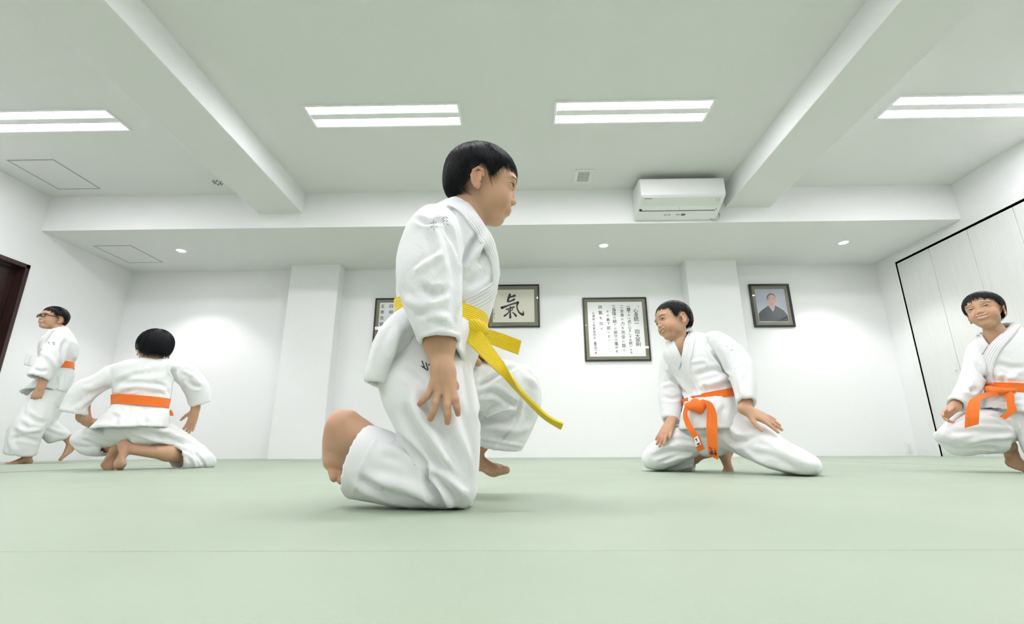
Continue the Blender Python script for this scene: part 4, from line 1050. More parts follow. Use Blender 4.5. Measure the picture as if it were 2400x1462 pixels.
# ---------------------------------------------------------------- boy kneeling on the right, looking left
TD = empty('person', (.87, 2.25, 0), 'smiling boy kneeling under the portrait with long orange belt ends', 'person')
set_fig(1680, 900, 2.28)
HD = Head(UY(1577, 752, 2.28), 193, -6, 12, .203, smile=.8, open=.020, eye=.0095, slant=-6, cheek=1.12)
nb = UY(1592, 812, 2.28)
gd = [HD.prims, [RC(HD.w((-.09, 0, -.22)), nb, .034, .035, .012), RC(nb, UY(1604, 850, 2.285), .038, .05, .03)],
      thin([RC(UY(1630, 860, 2.32), UY(1670, 960, 2.32), .09, .085, .05), RC(UY(1670, 960, 2.32), UY(1675, 1010, 2.34), .085, .09, .05)], .62),
      thin([RC(UY(1640, 1015, 2.32), UY(1548, 1075, 2.34), .07, .045, .03), RC(UY(1548, 1078, 2.36), UY(1625, 1075, 2.50), .042, .042, .03), RC(UY(1625, 1068, 2.50), UY(1686, 1058, 2.50), .040, .030, .03)], .62),
      thin([RC(UY(1700, 1010, 2.30), UY(1880, 1085, 2.10), .07, .045, .03), RC(UY(1875, 1082, 2.12), UY(1850, 1080, 2.42), .042, .03, .03)], .62),
      [RC(UY(1705, 840, 2.26), UY(1745, 890, 2.20), .026, .026, .03), RC(UY(1745, 890, 2.20), UY(1748, 958, 2.13), .028, .0245, .02)],
      [RC(UY(1574, 840, 2.34), UY(1570, 920, 2.34), .026, .026, .03), RC(UY(1570, 920, 2.34), UY(1574, 982, 2.27), .033, .0235, .02)],
      hand(UY(1750, 962, 2.125), (.86, -.25, -.45), (.35, -.80, .5), .150, (-.2, -.9, -.5), curl=(6, 6, 8, 8), thumb=(52, 8), spread=(16, 5, -4, -10), wr=.15),
      hand(UY(1573, 986, 2.265), (-.58, -.18, -.72), (-.6, -.35, .62), .145, (.4, -.9, 0), curl=(6, 6, 6, 6), thumb=(25, 8), wr=.15),
      foot(UY(1690, 1062, 2.45), (-.25, -.1, -1), (-.95, -.1, .2), .19, (.1, -1, 0), toe=55)]
make_body(TD, gd, .0040, HD, tint=[(UY(1805, 1020, 2.08), .04, (.56, .26, .19), .5), (UY(1540, 1030, 2.2), .05, (.56, .26, .19), .5)])
HD.features(TD, gaze=0, teeth=True)
HD.hair(TD, N=5200, line=[8, 8, 8, -34, -14, -6, -16, -38, -50, -52], wd=.00072, seed=5, length=.45, size=(.458, .375, .392), fringe_jit=.03, lift=.025)
tD = loft([(1608, 948, 1722, 935, 2.32, .10), (1604, 930, 1722, 912, 2.32, .11), (1594, 895, 1718, 890, 2.32, .115), (1575, 865, 1712, 862, 2.32, .115), (1556, 838, 1708, 832, 2.32, .11), (1560, 818, 1700, 806, 2.32, .09), (1578, 800, 1670, 788, 2.32, .07), (1586, 786, 1622, 780, 2.31, .055)], end='open', cav=.03, thick=.007)
aL = loft([(1650, 800, 1700, 790, 2.28, .055), (1672, 822, 1735, 815, 2.25, .062), (1700, 862, 1763, 850, 2.22, .066), (1716, 900, 1770, 892, 2.19, .064), (1728, 946, 1772, 943, 2.155, .058)], end='open', cav=.09, thick=.008)
aR = loft([(1560, 820, 1600, 830, 2.34, .05), (1548, 850, 1598, 855, 2.355, .06), (1546, 890, 1600, 895, 2.36, .062), (1545, 930, 1600, 938, 2.34, .06), (1553, 984, 1592, 988, 2.30, .055)], end='open', cav=.09, thick=.008)
sD = loft([(1606, 940, 1722, 922, 2.32, .115), (1602, 965, 1730, 950, 2.31, .13), (1594, 990, 1736, 980, 2.30, .135), (1588, 1007, 1740, 1002, 2.30, .14)], end='open', cav=.08, thick=.008)
fD = [([(1672, 828), (1690, 850), (1712, 885)], .010, -.020), ([(1655, 800), (1664, 815), (1675, 830)], .010, -.010), ([(1640, 905), (1680, 895), (1712, 878)], .014, .010), ([(1630, 880), (1670, 868), (1700, 872)], .014, -.008),
      ([(1570, 880), (1590, 900), (1610, 925)], .012, -.010), ([(1560, 860), (1580, 875), (1600, 900)], .012, .007), ([(1650, 925), (1655, 915), (1648, 900)], .009, -.009), ([(1620, 910), (1618, 930), (1622, 940)], .010, .008), ([(1690, 925), (1700, 910), (1712, 905)], .010, .007),
      ([(1600, 970), (1615, 985), (1620, 1004)], .012, .006), ([(1700, 950), (1690, 975), (1695, 1000)], .014, -.007), ([(1740, 870), (1735, 900), (1745, 930)], .012, .008), ([(1556, 930), (1575, 935), (1592, 930)], .010, -.007), ([(1554, 905), (1575, 900), (1595, 905)], .010, .006), ([(1620, 850), (1650, 845), (1660, 860)], .01, .005)]
jD, jDV, jDQ, jDB = cloth('jacket', [tD, aL, aR, sD], .0052, M_giw, TD, fD, wr=[((.3, 0, 1), 6, 17, .0035), ((1, .2, .3), 9, 26, .0016)], cut=[(1578, 794), (1600, 780), (1619, 775), (1613, 800), (1606, 822), (1599, 842), (1586, 824)])
p1 = loft([(1610, 985, 1725, 985, 2.33, .11), (1605, 1015, 1720, 1015, 2.33, .12), (1625, 1045, 1708, 1045, 2.34, .09)])
l1 = loft([(1690, 990, 1680, 1052, 2.32, .09), (1640, 994, 1645, 1060, 2.32, .095), (1585, 1000, 1600, 1080, 2.32, .095), (1545, 1028, 1560, 1098, 2.33, .09), (1520, 1052, 1536, 1098, 2.35, .075)])
l1b = loft([(1514, 1060, 1530, 1096, 2.37, .06), (1545, 1048, 1552, 1103, 2.40, .08), (1585, 1045, 1592, 1106, 2.42, .085), (1636, 1052, 1624, 1107, 2.42, .085)], end='open', cav=.08, thick=.008)
l2 = loft([(1680, 985, 1680, 1045, 2.31, .095), (1745, 968, 1725, 1060, 2.28, .095), (1782, 988, 1762, 1078, 2.23, .09), (1819, 1018, 1802, 1096, 2.18, .085), (1859, 1043, 1850, 1107, 2.13, .078), (1893, 1064, 1888, 1111, 2.09, .06), (1912, 1084, 1906, 1106, 2.08, .03)])
l2b = loft([(1895, 1068, 1890, 1110, 2.11, .05), (1880, 1055, 1860, 1108, 2.28, .06), (1860, 1052, 1840, 1100, 2.42, .06)])
fDT = [([(1540, 1050), (1590, 1040), (1640, 1045)], .012, .008), ([(1530, 1070), (1580, 1058), (1640, 1062)], .010, -.011), ([(1555, 1085), (1590, 1070), (1630, 1060)], .009, .012), ([(1560, 1098), (1600, 1085), (1630, 1072)], .009, -.010), ([(1575, 1102), (1605, 1094), (1625, 1090)], .008, .007), ([(1600, 1015), (1640, 1018), (1680, 1010)], .012, -.007), ([(1560, 1030), (1600, 1022), (1650, 1030)], .012, .006),
       ([(1700, 1010), (1720, 1035), (1755, 1030)], .014, -.014), ([(1710, 1000), (1740, 1020), (1775, 1015)], .013, .010), ([(1760, 1060), (1810, 1070), (1870, 1100)], .014, -.008), ([(1780, 1020), (1830, 1050), (1890, 1085)], .016, .008), ([(1740, 1050), (1790, 1082), (1850, 1100)], .012, .007), ([(1820, 1040), (1860, 1060), (1900, 1080)], .010, -.006), ([(1893, 1066), (1904, 1084), (1908, 1104)], .006, -.007)]
trD, _, _, _ = cloth('trousers', [p1, l1, l1b, l2, l2b], .0055, M_gi, TD, fDT, wr=[((.8, 0, -.5), 5, 16, .0040), ((1, .5, .2), 10, 26, .0014)])
for ea, eb in (([(1616, 775), (1606, 800), (1600, 825), (1598, 842), (1604, 880), (1617, 918), (1624, 930)], [(1632, 784), (1626, 808), (1622, 830), (1618, 850), (1624, 885), (1638, 915), (1645, 927)]),
               ([(1579, 795), (1588, 818), (1600, 842)], [(1563, 804), (1573, 832), (1592, 866)])):
    band('lapel', ea, eb, jDB, .008, M_lap, jD, n=34)
bD = belt_ring('belt', [(1602, 938, 1723, 912, 2.32, .122), (1606, 954, 1726, 931, 2.32, .124)], M_ora, TD, .008)
def knot(parent, rings, mt, vox=.0035, ax=(1, 0, .2)):
    k_ = loft(rings, ex=2.6); V_, Q_ = remesh(k_[0], k_[1], vox); V_ = lap(V_, edges_of(Q_), 3, .5, 0); o = quadobj('knot', V_, Q_, mt, parent)
    a_ = o.data.attributes.new('across', 'FLOAT', 'POINT'); a_.data.foreach_set('value', (V_-V_.mean(0))@nrm(ax)/.05); return o
knot(bD, [(1608, 944, 1612, 958, 2.185, .02), (1622, 939, 1628, 966, 2.175, .035), (1640, 938, 1644, 964, 2.175, .035), (1655, 941, 1655, 954, 2.185, .02)], M_ora)
knot(bD, [(1618, 942, 1640, 938, 2.165, .02), (1620, 956, 1648, 952, 2.158, .028), (1632, 966, 1650, 962, 2.168, .02)], M_ora, ax=(.3, 0, 1))
tl = band('belt_end', [(1610, 945), (1603, 958), (1601, 976), (1608, 1000), (1622, 1022), (1635, 1059)], [(1620, 948), (1613, 960), (1612, 973), (1622, 997), (1638, 1021), (1652, 1051)], None, .006, M_ora, bD, n=40, m_=8, Y=[2.17, 2.15, 2.14, 2.13, 2.13, 2.14])
trr = band('belt_end', [(1636, 940), (1652, 946), (1657, 960), (1656, 988), (1656, 1018), (1661, 1066)], [(1648, 936), (1668, 944), (1678, 964), (1681, 985), (1681, 1015), (1683, 1077)], None, .006, M_ora, bD, n=40, m_=8, Y=[2.155, 2.145, 2.14, 2.13, 2.13, 2.14])
def marks(name, strokes, Y, r, mt, parent):
    b = MB()
    for s_ in strokes: b.tube([UY(x, y, Y if not hasattr(Y, '__len__') else Y[0]) for x, y in s_], r, 5)
    o = b.build(name, mt, parent); o['kind'] = 'stuff'; return o
marks('lettering', [[(1664, 1039), (1669, 1043)], [(1668, 1039), (1671, 1044)], [(1661.5, 1048), (1669, 1051)], [(1674, 1040), (1675, 1052)], [(1663, 1061), (1671, 1057)], [(1667, 1054), (1669, 1064)], [(1676, 1054), (1678, 1067)], [(1664, 1064), (1680, 1062)]], 2.130, .0022, M_ink, trr)
pt = band('label_patch', [(1626, 1027), (1631, 1047)], [(1635, 1021), (1643, 1041)], None, .003, M_white, tl, n=6, m_=4, Y=[2.125, 2.125])
marks('lettering', [[(1629, 1030), (1634, 1028)], [(1631, 1027), (1634, 1034)], [(1633, 1041), (1640, 1037)], [(1634, 1043), (1640, 1040)]], 2.1215, .0016, M_ink, pt)
ink_on('faded_mark', [[(1701, 812), (1706, 813)], [(1709, 822), (1716, 821)], [(1714, 818), (1719, 822)]], jDB, .0007, M_navy, jD)
# ---------------------------------------------------------------- boy leaping in from the right
TE = empty('person', (2.2, 2.2, 0), 'grinning boy in mid hop before the closet with orange belt', 'person')
set_fig(2330, 880, 2.2)
def face_R(pos, off_yaw, tilt, pit):
    """head frame that faces the camera, then turned off_yaw to its left, tilted by tilt"""
    d = CAM-np.array(pos); d[2] = 0; y = math.degrees(math.atan2(d[1], d[0]))
    return frame(y+off_yaw, pit, tilt)
pE = UY(2307, 729, 2.2)
HE = Head(pE, 0, 0, 0, .182, R=face_R(pE, -14, 7, 6), smile=1.1, open=.024, eye=.0085, slant=-3, cheek=1.15)
nE = UY(2335, 785, 2.22)
ge = [HE.prims, [RC(HE.w((-.09, 0, -.22)), nE, .032, .033, .012), RC(nE, UY(2335, 815, 2.225), .038, .045, .03)],
      thin([RC(UY(2355, 840, 2.27), UY(2365, 920, 2.27), .085, .08, .05), RC(UY(2365, 920, 2.27), UY(2370, 965, 2.28), .08, .085, .05)], .6),
      [RC(UY(2345, 990, 2.25), UY(2240, 1020, 2.11), .035, .025, .03), RC(UY(2240, 1022, 2.11), UY(2330, 1040, 2.20), .025, .034, .03), RC(UY(2330, 1040, 2.20), UY(2350, 1040, 2.22), .034, .034, .03), RC(UY(2350, 1040, 2.22), UY(2364, 1042, 2.26), .034, .026, .02)],
      thin([RC(UY(2395, 975, 2.27), UY(2425, 1060, 2.2), .065, .045, .03), RC(UY(2425, 1060, 2.2), UY(2470, 1075, 2.4), .042, .03, .03)], .6),
      [RC(UY(2290, 840, 2.24), UY(2272, 885, 2.2), .022, .022, .03), RC(UY(2272, 885, 2.2), UY(2238, 953, 2.1), .024, .0215, .02)],
      [RC(UY(2415, 820, 2.3), UY(2440, 890, 2.3), .038, .033, .03), RC(UY(2440, 890, 2.3), UY(2440, 950, 2.2), .03, .022, .02)],
      hand(UY(2236, 955, 2.095), (-.80, -.15, -.48), (-.25, .85, .35), .125, (-.5, -.2, .8), curl=(14, 22, 32, 40), thumb=(22, 24), spread=(10, 3, -4, -10), wr=.15),
      hand(UY(2440, 955, 2.19), (.2, -.2, -1), (.8, .2, 0), .12, (0, -1, 0)),
      foot(UY(2364, 1046, 2.27), (-.42, -.55, -.9), (-.5, -.45, .75), .165, (.6, -.5, 0), toe=10)]
make_body(TE, ge, .0038, HE, tint=[(UY(2195, 975, 2.07), .04, (.60, .27, .2), .5)])
HE.features(TE, gaze=4, teeth=True, brow=.01, brow_a=-.012)
HE.hair(TE, N=5200, line=[9, 7, 2, -20, -24, -14, -24, -44, -54, -56], wd=.00072, seed=9, length=.5, size=(.475, .40, .40), fringe_jit=.07, lift=.03)
tE = loft([(2312, 915, 2425, 922, 2.27, .095), (2310, 900, 2428, 905, 2.27, .10), (2300, 878, 2432, 878, 2.27, .105), (2284, 850, 2432, 845, 2.27, .105), (2270, 822, 2425, 812, 2.27, .10), (2276, 808, 2415, 785, 2.27, .085), (2298, 792, 2395, 768, 2.27, .065), (2306, 782, 2374, 760, 2.26, .052)], end='open', cav=.03, thick=.007)
aE = loft([(2272, 812, 2315, 820, 2.26, .045), (2262, 830, 2315, 850, 2.24, .056), (2256, 862, 2308, 885, 2.21, .06), (2244, 900, 2296, 925, 2.17, .058), (2219, 941, 2264, 957, 2.12, .05)], end='open', cav=.08, thick=.008)
aE2 = loft([(2385, 785, 2430, 800, 2.28, .05), (2400, 830, 2460, 830, 2.29, .06), (2410, 890, 2468, 890, 2.29, .06), (2415, 945, 2462, 945, 2.22, .05)], end='open', cav=.08, thick=.008)
sE = loft([(2312, 906, 2425, 912, 2.27, .105), (2305, 930, 2430, 935, 2.265, .115), (2296, 958, 2438, 976, 2.26, .12)], end='open', cav=.07, thick=.008)
fE = [([(2285, 850), (2298, 870), (2312, 892)], .010, -.014), ([(2320, 860), (2345, 880), (2385, 885)], .014, .009), ([(2340, 850), (2370, 862), (2398, 860)], .012, -.007), ([(2262, 875), (2275, 900), (2260, 925)], .011, .009), ([(2250, 905), (2270, 915), (2290, 912)], .010, -.008), ([(2352, 905), (2350, 892), (2358, 880)], .008, -.008), ([(2335, 955), (2360, 960), (2390, 962)], .006, -.006), ([(2320, 940), (2350, 946), (2395, 945)], .008, .006)]
jE, _, _, jEB = cloth('jacket', [tE, aE, aE2, sE], .0052, M_giw, TE, fE, wr=[((.3, 0, 1), 6, 17, .0035), ((1, .2, .3), 9, 26, .0015)], cut=[(2304, 780), (2340, 768), (2376, 758), (2350, 782), (2330, 800), (2317, 809), (2309, 796)])
pp = loft([(2315, 950, 2432, 955, 2.28, .10), (2312, 980, 2430, 985, 2.28, .11), (2335, 1010, 2415, 1010, 2.28, .09)])
e1 = loft([(2390, 965, 2372, 1030, 2.26, .085), (2330, 957, 2335, 1050, 2.23, .088), (2272, 966, 2290, 1052, 2.15, .085), (2228, 990, 2245, 1050, 2.09, .075), (2203, 1008, 2212, 1030, 2.07, .04)])
e1b = loft([(2204, 1010, 2216, 1034, 2.09, .05), (2232, 1000, 2246, 1066, 2.12, .068), (2285, 1000, 2290, 1062, 2.17, .075), (2340, 1008, 2335, 1059, 2.22, .07)], end='open', cav=.07, thick=.008)
e2 = loft([(2374, 975, 2440, 975, 2.27, .085), (2383, 1010, 2460, 1005, 2.24, .085), (2394, 1045, 2470, 1035, 2.21, .078), (2408, 1075, 2475, 1060, 2.2, .06)])
fET = [([(2230, 1000), (2280, 985), (2340, 985)], .013, .008), ([(2225, 1015), (2290, 1010), (2360, 1015)], .012, -.010), ([(2270, 1035), (2320, 1025), (2370, 1020)], .010, .009), ([(2250, 1050), (2300, 1045), (2335, 1050)], .009, -.007), ([(2320, 975), (2350, 985), (2370, 1000)], .010, -.010), ([(2372, 980), (2380, 1010), (2396, 1050)], .007, -.008)]
cloth('trousers', [pp, e1, e1b, e2], .0055, M_gi, TE, fET, wr=[((.9, 0, -.2), 5, 17, .0042), ((1, .5, .2), 10, 26, .0014)])
for ea, eb in (([(2376, 758), (2350, 782), (2325, 805), (2306, 835), (2305, 862), (2313, 899)], [(2392, 766), (2368, 794), (2346, 820), (2332, 848), (2328, 872), (2334, 902)]),
               ([(2304, 780), (2308, 794), (2318, 808)], [(2290, 790), (2294, 808), (2304, 832)])):
    band('lapel', ea, eb, jEB, .008, M_lap, jE, n=34)
bE = belt_ring('belt', [(2308, 900, 2430, 904, 2.27, .112), (2312, 918, 2430, 926, 2.27, .112)], M_ora, TE, .008)
knot(bE, [(2316, 903, 2320, 916, 2.17, .02), (2330, 906, 2334, 926, 2.15, .03), (2344, 908, 2346, 926, 2.145, .03), (2362, 910, 2362, 922, 2.15, .02), (2378, 908, 2378, 920, 2.16, .015)], M_ora)
ee = band('belt_end', [(2340, 915), (2318, 918), (2296, 925), (2273, 938), (2265, 958), (2262, 981), (2261, 1003)], [(2342, 926), (2326, 929), (2311, 932), (2299, 941), (2296, 959), (2295, 976), (2294, 994)], None, .006, M_ora, bE, n=44, m_=8, Y=[2.13, 2.09, 2.04, 2.0, 1.975, 1.965, 1.965])
band('belt_end', [(2346, 918), (2356, 932), (2360, 949), (2359, 965), (2343, 975)], [(2366, 914), (2377, 926), (2378, 946), (2382, 963), (2356, 983)], None, .006, M_ora, bE, n=34, m_=8, Y=[2.14, 2.125, 2.11, 2.10, 2.095])
# ---------------------------------------------------------------- boy crouching on the left, seen from behind
TB = empty('person', (-2.2, 2.95, 0), 'boy crouching with his back to us and orange belt', 'person')
set_fig(330, 930, 2.95)
HB = Head(UY(361, 819, 2.95), 137, -4, 0, .234)
ng = UY(358, 850, 2.92)
gb = [HB.prims, [RC(HB.w((-.09, 0, -.22)), ng, .042, .044, .03), RC(ng, UY(345, 880, 2.95), .044, .06, .05)],
      thin([RC(UY(335, 880, 2.95), UY(325, 950, 2.95), .10, .09, .05), RC(UY(325, 950, 2.95), UY(320, 1000, 2.97), .09, .11, .05)], .7),
      thin([RC(UY(320, 1005, 3.0), UY(212, 1025, 3.2), .075, .05, .03), RC(UY(222, 1040, 3.14), UY(278, 1052, 3.02), .045, .036, .03)], .7),
      [RC(UY(350, 1010, 3.0), UY(465, 1072, 3.06), .05, .035, .03), RC(UY(465, 1074, 3.06), UY(395, 1062, 2.98), .035, .044, .03), RC(UY(395, 1062, 2.98), UY(305, 1052, 2.90), .044, .029, .03)],
      [RC(UY(270, 878, 2.97), UY(195, 925, 3.0), .046, .040, .03), RC(UY(195, 925, 3.0), UY(196, 978, 3.02), .036, .030, .02), RC(UY(194, 975, 3.02), UY(208, 990, 3.06), .030, .026, .02)],
      [RC(UY(428, 880, 2.97), UY(462, 905, 3.0), .03, .03, .03), RC(UY(462, 905, 3.0), UY(458, 958, 3.02), .036, .0255, .02)],
      hand(UY(206, 988, 3.06), (.9, .45, .05), (-.1, -.5, .85), .13, (0, .5, .5), curl=(10, 10, 10, 10), thumb=(4, 5)),
      hand(UY(457, 962, 3.02), (-.24, .20, -.95), (.15, .95, .15), .165, (-1, .1, 0), curl=(10, 8, 8, 8), thumb=(50, 5), spread=(12, 4, -4, -10), wr=.15),
      foot(UY(301, 1052, 2.90), (.05, .10, -1), (.20, 1, .15), .205, (-1, 0, .0), toe=62, wd=.95),
      foot(UY(276, 1060, 3.02), (-.30, .10, -.85), (-.25, 1, .1), .20, (1, 0, 0), toe=50, wd=.95)]
make_body(TB, gb, .0047, HB, tint=[(UY(298, 1040, 2.86), .05, (.60, .32, .22), .4), (UY(440, 1010, 3.0), .06, (.60, .28, .2), .5)])
HB.hair(TB, N=5200, line=[5, 4, 0, -30, -34, -24, -44, -60, -62, -60], wd=.0008, seed=12, length=.5, size=(.505, .425, .42), lift=.035)
tB_ = loft([(266, 955, 396, 962, 2.95, .11), (266, 935, 398, 940, 2.95, .115), (263, 905, 403, 905, 2.95, .12), (260, 880, 408, 880, 2.95, .12), (262, 860, 425, 858, 2.95, .11), (285, 848, 418, 848, 2.95, .085), (320, 840, 398, 842, 2.95, .06)], end='open', cav=.03, thick=.007)
a1 = loft([(285, 850, 290, 890, 2.96, .055), (255, 858, 262, 905, 2.965, .062), (216, 881, 228, 925, 2.98, .066), (170, 905, 208, 952, 3.0, .068), (139, 960, 207, 973, 3.01, .066)], end='open', cav=.10, thick=.009)
a2 = loft([(412, 852, 404, 892, 2.96, .055), (444, 851, 410, 890, 2.965, .062), (474, 880, 424, 905, 2.98, .066), (489, 905, 434, 922, 3.0, .066), (492, 938, 445, 950, 3.02, .062)], end='open', cav=.10, thick=.009)
sB = loft([(266, 945, 394, 955, 2.95, .12), (246, 968, 396, 972, 2.95, .15), (225, 990, 394, 990, 2.95, .17), (210, 1003, 392, 1001, 2.95, .18)], end='open', cav=.08, thick=.009)
fB = [([(402, 865), (408, 885), (415, 905)], .012, -.018), ([(280, 915), (320, 905), (390, 915)], .016, .010), ([(275, 900), (300, 885), (340, 875)], .016, -.008), ([(270, 925), (300, 930), (330, 922)], .010, -.008), ([(395, 920), (380, 905), (360, 900)], .014, -.007), ([(250, 905), (230, 915), (205, 925)], .014, -.012), ([(215, 930), (195, 945), (180, 960)], .014, .010), ([(240, 890), (215, 905), (190, 910)], .014, .008),
      ([(440, 890), (455, 905), (470, 905)], .012, -.012), ([(430, 870), (450, 880), (470, 900)], .012, .008), ([(270, 965), (285, 975), (280, 995)], .012, .010), ([(340, 955), (335, 975), (345, 995)], .014, -.008), ([(305, 955), (300, 975), (290, 992)], .012, -.007), ([(290, 880), (330, 890), (385, 880)], .02, .006)]
jB_, _, _, jBB = cloth('jacket', [tB_, a1, a2, sB], .0062, M_gi, TB, fB, wr=[((1, 0, .3), 5, 15, .0045), ((.2, .2, 1), 8, 22, .002)])
q1 = loft([(262, 985, 396, 985, 2.99, .14), (245, 1005, 400, 1005, 3.0, .16), (255, 1030, 385, 1032, 3.0, .13), (285, 1043, 350, 1042, 3.0, .08)])
q2 = loft([(300, 990, 305, 1045, 3.02, .10), (240, 992, 250, 1045, 3.10, .10), (205, 1002, 215, 1050, 3.17, .09), (190, 1015, 192, 1038, 3.22, .06)])
q2b = loft([(188, 1018, 194, 1040, 3.2, .06), (205, 1020, 212, 1060, 3.17, .08), (232, 1030, 234, 1066, 3.12, .08), (258, 1040, 254, 1064, 3.08, .075)], end='open', cav=.08, thick=.009)
q3 = loft([(310, 992, 300, 1043, 3.0, .11), (375, 985, 365, 1046, 3.03, .11), (420, 1005, 402, 1060, 3.07, .10), (460, 1033, 438, 1085, 3.10, .095), (490, 1060, 468, 1096, 3.12, .07), (499, 1078, 488, 1092, 3.12, .04)])
q3b = loft([(496, 1074, 488, 1094, 3.10, .05), (478, 1055, 470, 1098, 3.06, .075), (440, 1045, 446, 1100, 3.02, .08), (403, 1044, 422, 1100, 2.99, .085)], end='open', cav=.08, thick=.009)
fBT = [([(320, 1010), (370, 1020), (440, 1050)], .014, -.012), ([(330, 1000), (390, 1010), (450, 1035)], .014, .009), ([(300, 1010), (295, 1025), (300, 1040)], .014, -.010), ([(350, 1030), (400, 1035), (450, 1060)], .012, .010), ([(340, 1038), (390, 1042), (430, 1060)], .010, -.009), ([(455, 1060), (470, 1078), (480, 1094)], .010, -.009), ([(430, 1060), (450, 1075), (460, 1095)], .010, .008), ([(200, 1010), (230, 1015), (260, 1030)], .014, .010), ([(195, 1030), (225, 1040), (255, 1045)], .012, -.010)]
cloth('trousers', [q1, q2, q2b, q3, q3b], .0062, M_gi, TB, fBT, wr=[((.8, 0, -.4), 4, 15, .0045), ((1, .5, .2), 9, 22, .0018)])
bB = belt_ring('belt', [(264, 926, 396, 936, 2.95, .130), (264, 947, 393, 958, 2.95, .130)], M_ora, TB, .010)
band('belt_end', [(392, 958), (399, 960), (404, 966)], [(396, 974), (401, 974), (406, 974)], None, .006, M_ora, bB, n=12, m_=6, Y=[2.97, 2.98, 2.99])
# ---------------------------------------------------------------- older boy with glasses by the left wall
YC_ = 4.45
TC = empty('person', (-4.45, YC_, 0), 'boy with black glasses striding past the left wall switch', 'person')
set_fig(120, 900, YC_)
pC = UY(124, 746, YC_)
HC = Head(pC, 0, 0, 0, .232, R=face_R(pC, -62, 0, 4), smile=0, eye=.016)
gc = [HC.prims, [RC(HC.w((-.09, 0, -.22)), UY(138, 775, YC_), .044, .046, .03), RC(UY(138, 775, YC_), UY(135, 800, YC_), .046, .06, .05)],
      thin([RC(UY(133, 805, YC_), UY(138, 870, YC_), .12, .11, .05), RC(UY(138, 870, YC_), UY(128, 915, YC_), .11, .12, .05)], .7),
      [RC(UY(112, 925, YC_), UY(75, 1000, YC_-.1), .09, .06, .03), RC(UY(75, 1000, YC_-.1), UY(66, 1066, YC_), .055, .036, .03)],
      [RC(UY(125, 925, YC_), UY(110, 1000, YC_+.06), .05, .04, .03), RC(UY(110, 1003, YC_+.08), UY(150, 1020, YC_+.1), .04, .04, .03), RC(UY(150, 1020, YC_+.1), UY(166, 1030, YC_+.1), .040, .036, .02)],
      [RC(UY(134, 800, YC_-.14), UY(112, 860, YC_-.17), .056, .045, .03), RC(UY(112, 860, YC_-.17), UY(96, 906, YC_-.2), .042, .030, .02)],
      [RC(UY(120, 800, YC_+.12), UY(105, 860, YC_+.15), .056, .045, .03), RC(UY(105, 860, YC_+.15), UY(90, 900, YC_+.1), .042, .030, .02)],
      hand(UY(96, 908, YC_-.2), (-.1, -.1, -1), (.6, -.7, 0), .17, (-.7, -.7, 0), curl=(70, 75, 78, 80), thumb=(20, 50), wr=.16),
      foot(UY(60, 1072, YC_), (-.25, -.95, 0), (0, 0, 1), .22, (.9, -.2, 0)),
      foot(UY(164, 1036, YC_+.1), (-.55, -.2, -.9), (-.6, -.4, .6), .235, (.5, -.8, 0), toe=-5, wd=1.3)]
make_body(TC, gc, .0058, HC)
HC.features(TC, gaze=0)
HC.hair(TC, N=4000, line=[8, 6, 4, -16, -10, -6, -20, -40, -50, -52], wd=.0012, seed=21, length=.45, size=(.465, .385, .39))
# glasses
gl = MB()
for sd in (1, -1):
    pts = [HC.w((.435-.25*(abs(y_)-.05)**2*3, y_, z_)) for y_, z_ in [(sd*(.155+.095*np.sign(math.cos(a))*abs(math.cos(a))**.5), -.012+.055*np.sign(math.sin(a))*abs(math.sin(a))**.5) for a in np.linspace(0, 2*math.pi, 33)]]
    gl.tube(pts, .0035, 6)
    gl.tube([HC.w((.40, sd*.25, .02)), HC.w((.15, sd*.345, .01)), HC.w((-.04, sd*.35, -.01))], .0035, 6)
gl.tube([HC.w((.43, .06, .0)), HC.w((.445, 0, .012)), HC.w((.43, -.06, .0))], .0035, 6)
gl.build('glasses', M_dark, TC, True)
Y = YC_
tc = loft([(98, 868, 170, 864, Y, .13), (97, 845, 170, 850, Y, .135), (90, 825, 180, 838, Y, .145), (94, 800, 182, 810, Y, .145), (106, 785, 170, 785, Y, .12), (118, 775, 156, 768, Y, .08)], end='open', cav=.04, thick=.01)
ac = loft([(122, 782, 150, 775, Y-.10, .07), (112, 800, 158, 803, Y-.13, .08), (94, 830, 152, 840, Y-.16, .085), (78, 860, 132, 868, Y-.18, .085), (64, 878, 116, 892, Y-.19, .08)], end='open', cav=.12, thick=.012)
ac2 = loft([(110, 785, 140, 785, Y+.10, .07), (95, 820, 140, 830, Y+.15, .085), (80, 870, 120, 880, Y+.12, .08)], end='open', cav=.1, thick=.012)
sc1 = loft([(97, 858, 170, 856, Y, .14), (85, 885, 172, 880, Y, .15), (66, 905, 165, 905, Y-.01, .155), (46, 916, 156, 923, Y-.02, .16)], end='open', cav=.09, thick=.012)
fC = [([(150, 800), (146, 820), (148, 840)], .018, -.02), ([(110, 830), (125, 850), (130, 865)], .02, .012), ([(131, 880), (132, 900), (133, 920)], .012, -.016), ([(100, 800), (92, 820), (95, 840)], .02, -.01), ([(150, 870), (145, 890), (147, 915)], .018, .010), ([(80, 865), (95, 870), (110, 868)], .015, -.01)]
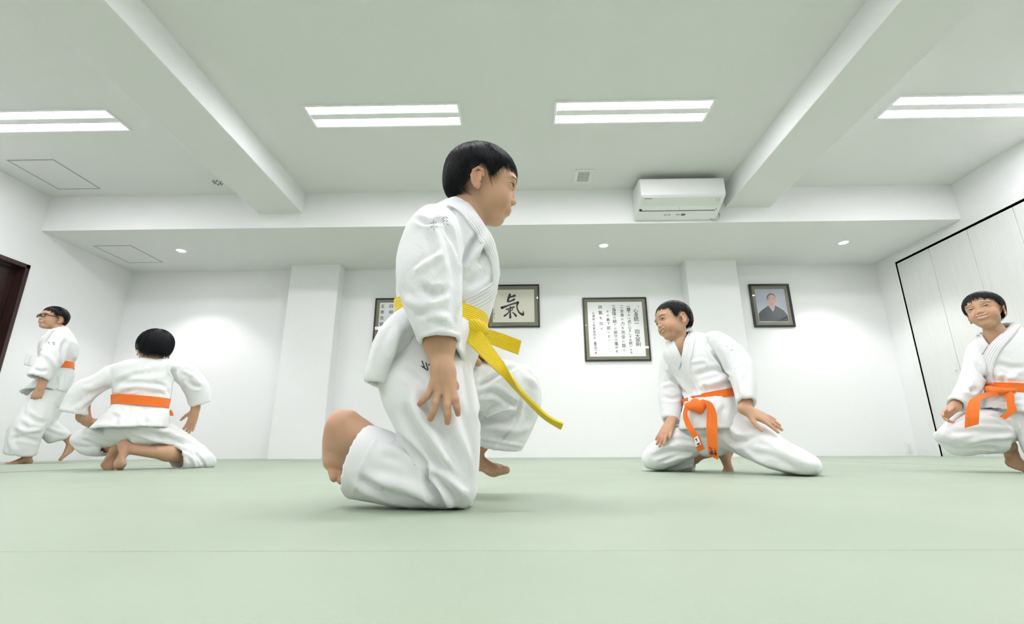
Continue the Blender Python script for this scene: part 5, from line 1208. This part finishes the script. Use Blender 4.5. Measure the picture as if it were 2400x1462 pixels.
jC, _, _, jCB = cloth('jacket', [tc, ac, ac2, sc1], .0085, M_gi, TC, fC, wr=[((.3, 0, 1), 4, 11, .007), ((1, .2, .3), 6, 16, .003)])
pc = loft([(85, 900, 160, 900, Y, .14), (80, 925, 155, 925, Y, .14), (80, 945, 148, 945, Y, .12)])
c1 = loft([(74, 920, 132, 925, Y-.04, .12), (52, 950, 128, 952, Y-.06, .125), (32, 985, 117, 985, Y-.08, .13), (16, 1022, 98, 1020, Y-.06, .13), (10, 1057, 84, 1064, Y-.03, .12)], end='open', cav=.12, thick=.012)
c2 = loft([(105, 920, 156, 922, Y+.06, .11), (98, 955, 145, 960, Y+.07, .11), (94, 990, 130, 985, Y+.08, .10), (96, 1015, 124, 1000, Y+.1, .08)])
c2b = loft([(98, 985, 100, 1024, Y+.09, .09), (122, 984, 114, 1037, Y+.10, .10), (146, 1000, 130, 1034, Y+.11, .095), (165, 1015, 142, 1029, Y+.12, .085)], end='open', cav=.09, thick=.012)
fCT = [([(60, 970), (80, 985), (105, 990)], .02, -.012), ([(40, 1000), (60, 1010), (95, 1005)], .02, .014), ([(30, 1030), (50, 1025), (90, 1035)], .018, -.012), ([(75, 930), (72, 945), (65, 960)], .015, .01), ([(125, 950), (122, 970), (100, 1010)], .018, -.018), ([(110, 1000), (130, 1010), (150, 1015)], .015, .01), ([(30, 1010), (25, 1035), (35, 1058)], .02, .01)]
cloth('trousers', [pc, c1, c2, c2b], .009, M_gi, TC, fCT, wr=[((.3, 0, -1), 4, 12, .008), ((1, .5, .2), 7, 16, .003)])
bC = belt_ring('belt', [(96, 848, 171, 851, Y, .15), (96, 864, 171, 866, Y, .15)], M_ora, TC, .012)
band('lapel', [(118, 772), (104, 790), (90, 812)], [(128, 774), (112, 795), (100, 818)], jCB, .01, M_lap, jC, n=16)
ink_on('faded_mark', [[(112, 803), (117, 802)], [(114, 800), (115, 806)], [(122, 802), (130, 804)], [(124, 805), (129, 808)], [(126, 800), (126, 809)]], jCB, .0022, M_navy, jC)
set_fig(None, 0, 0)
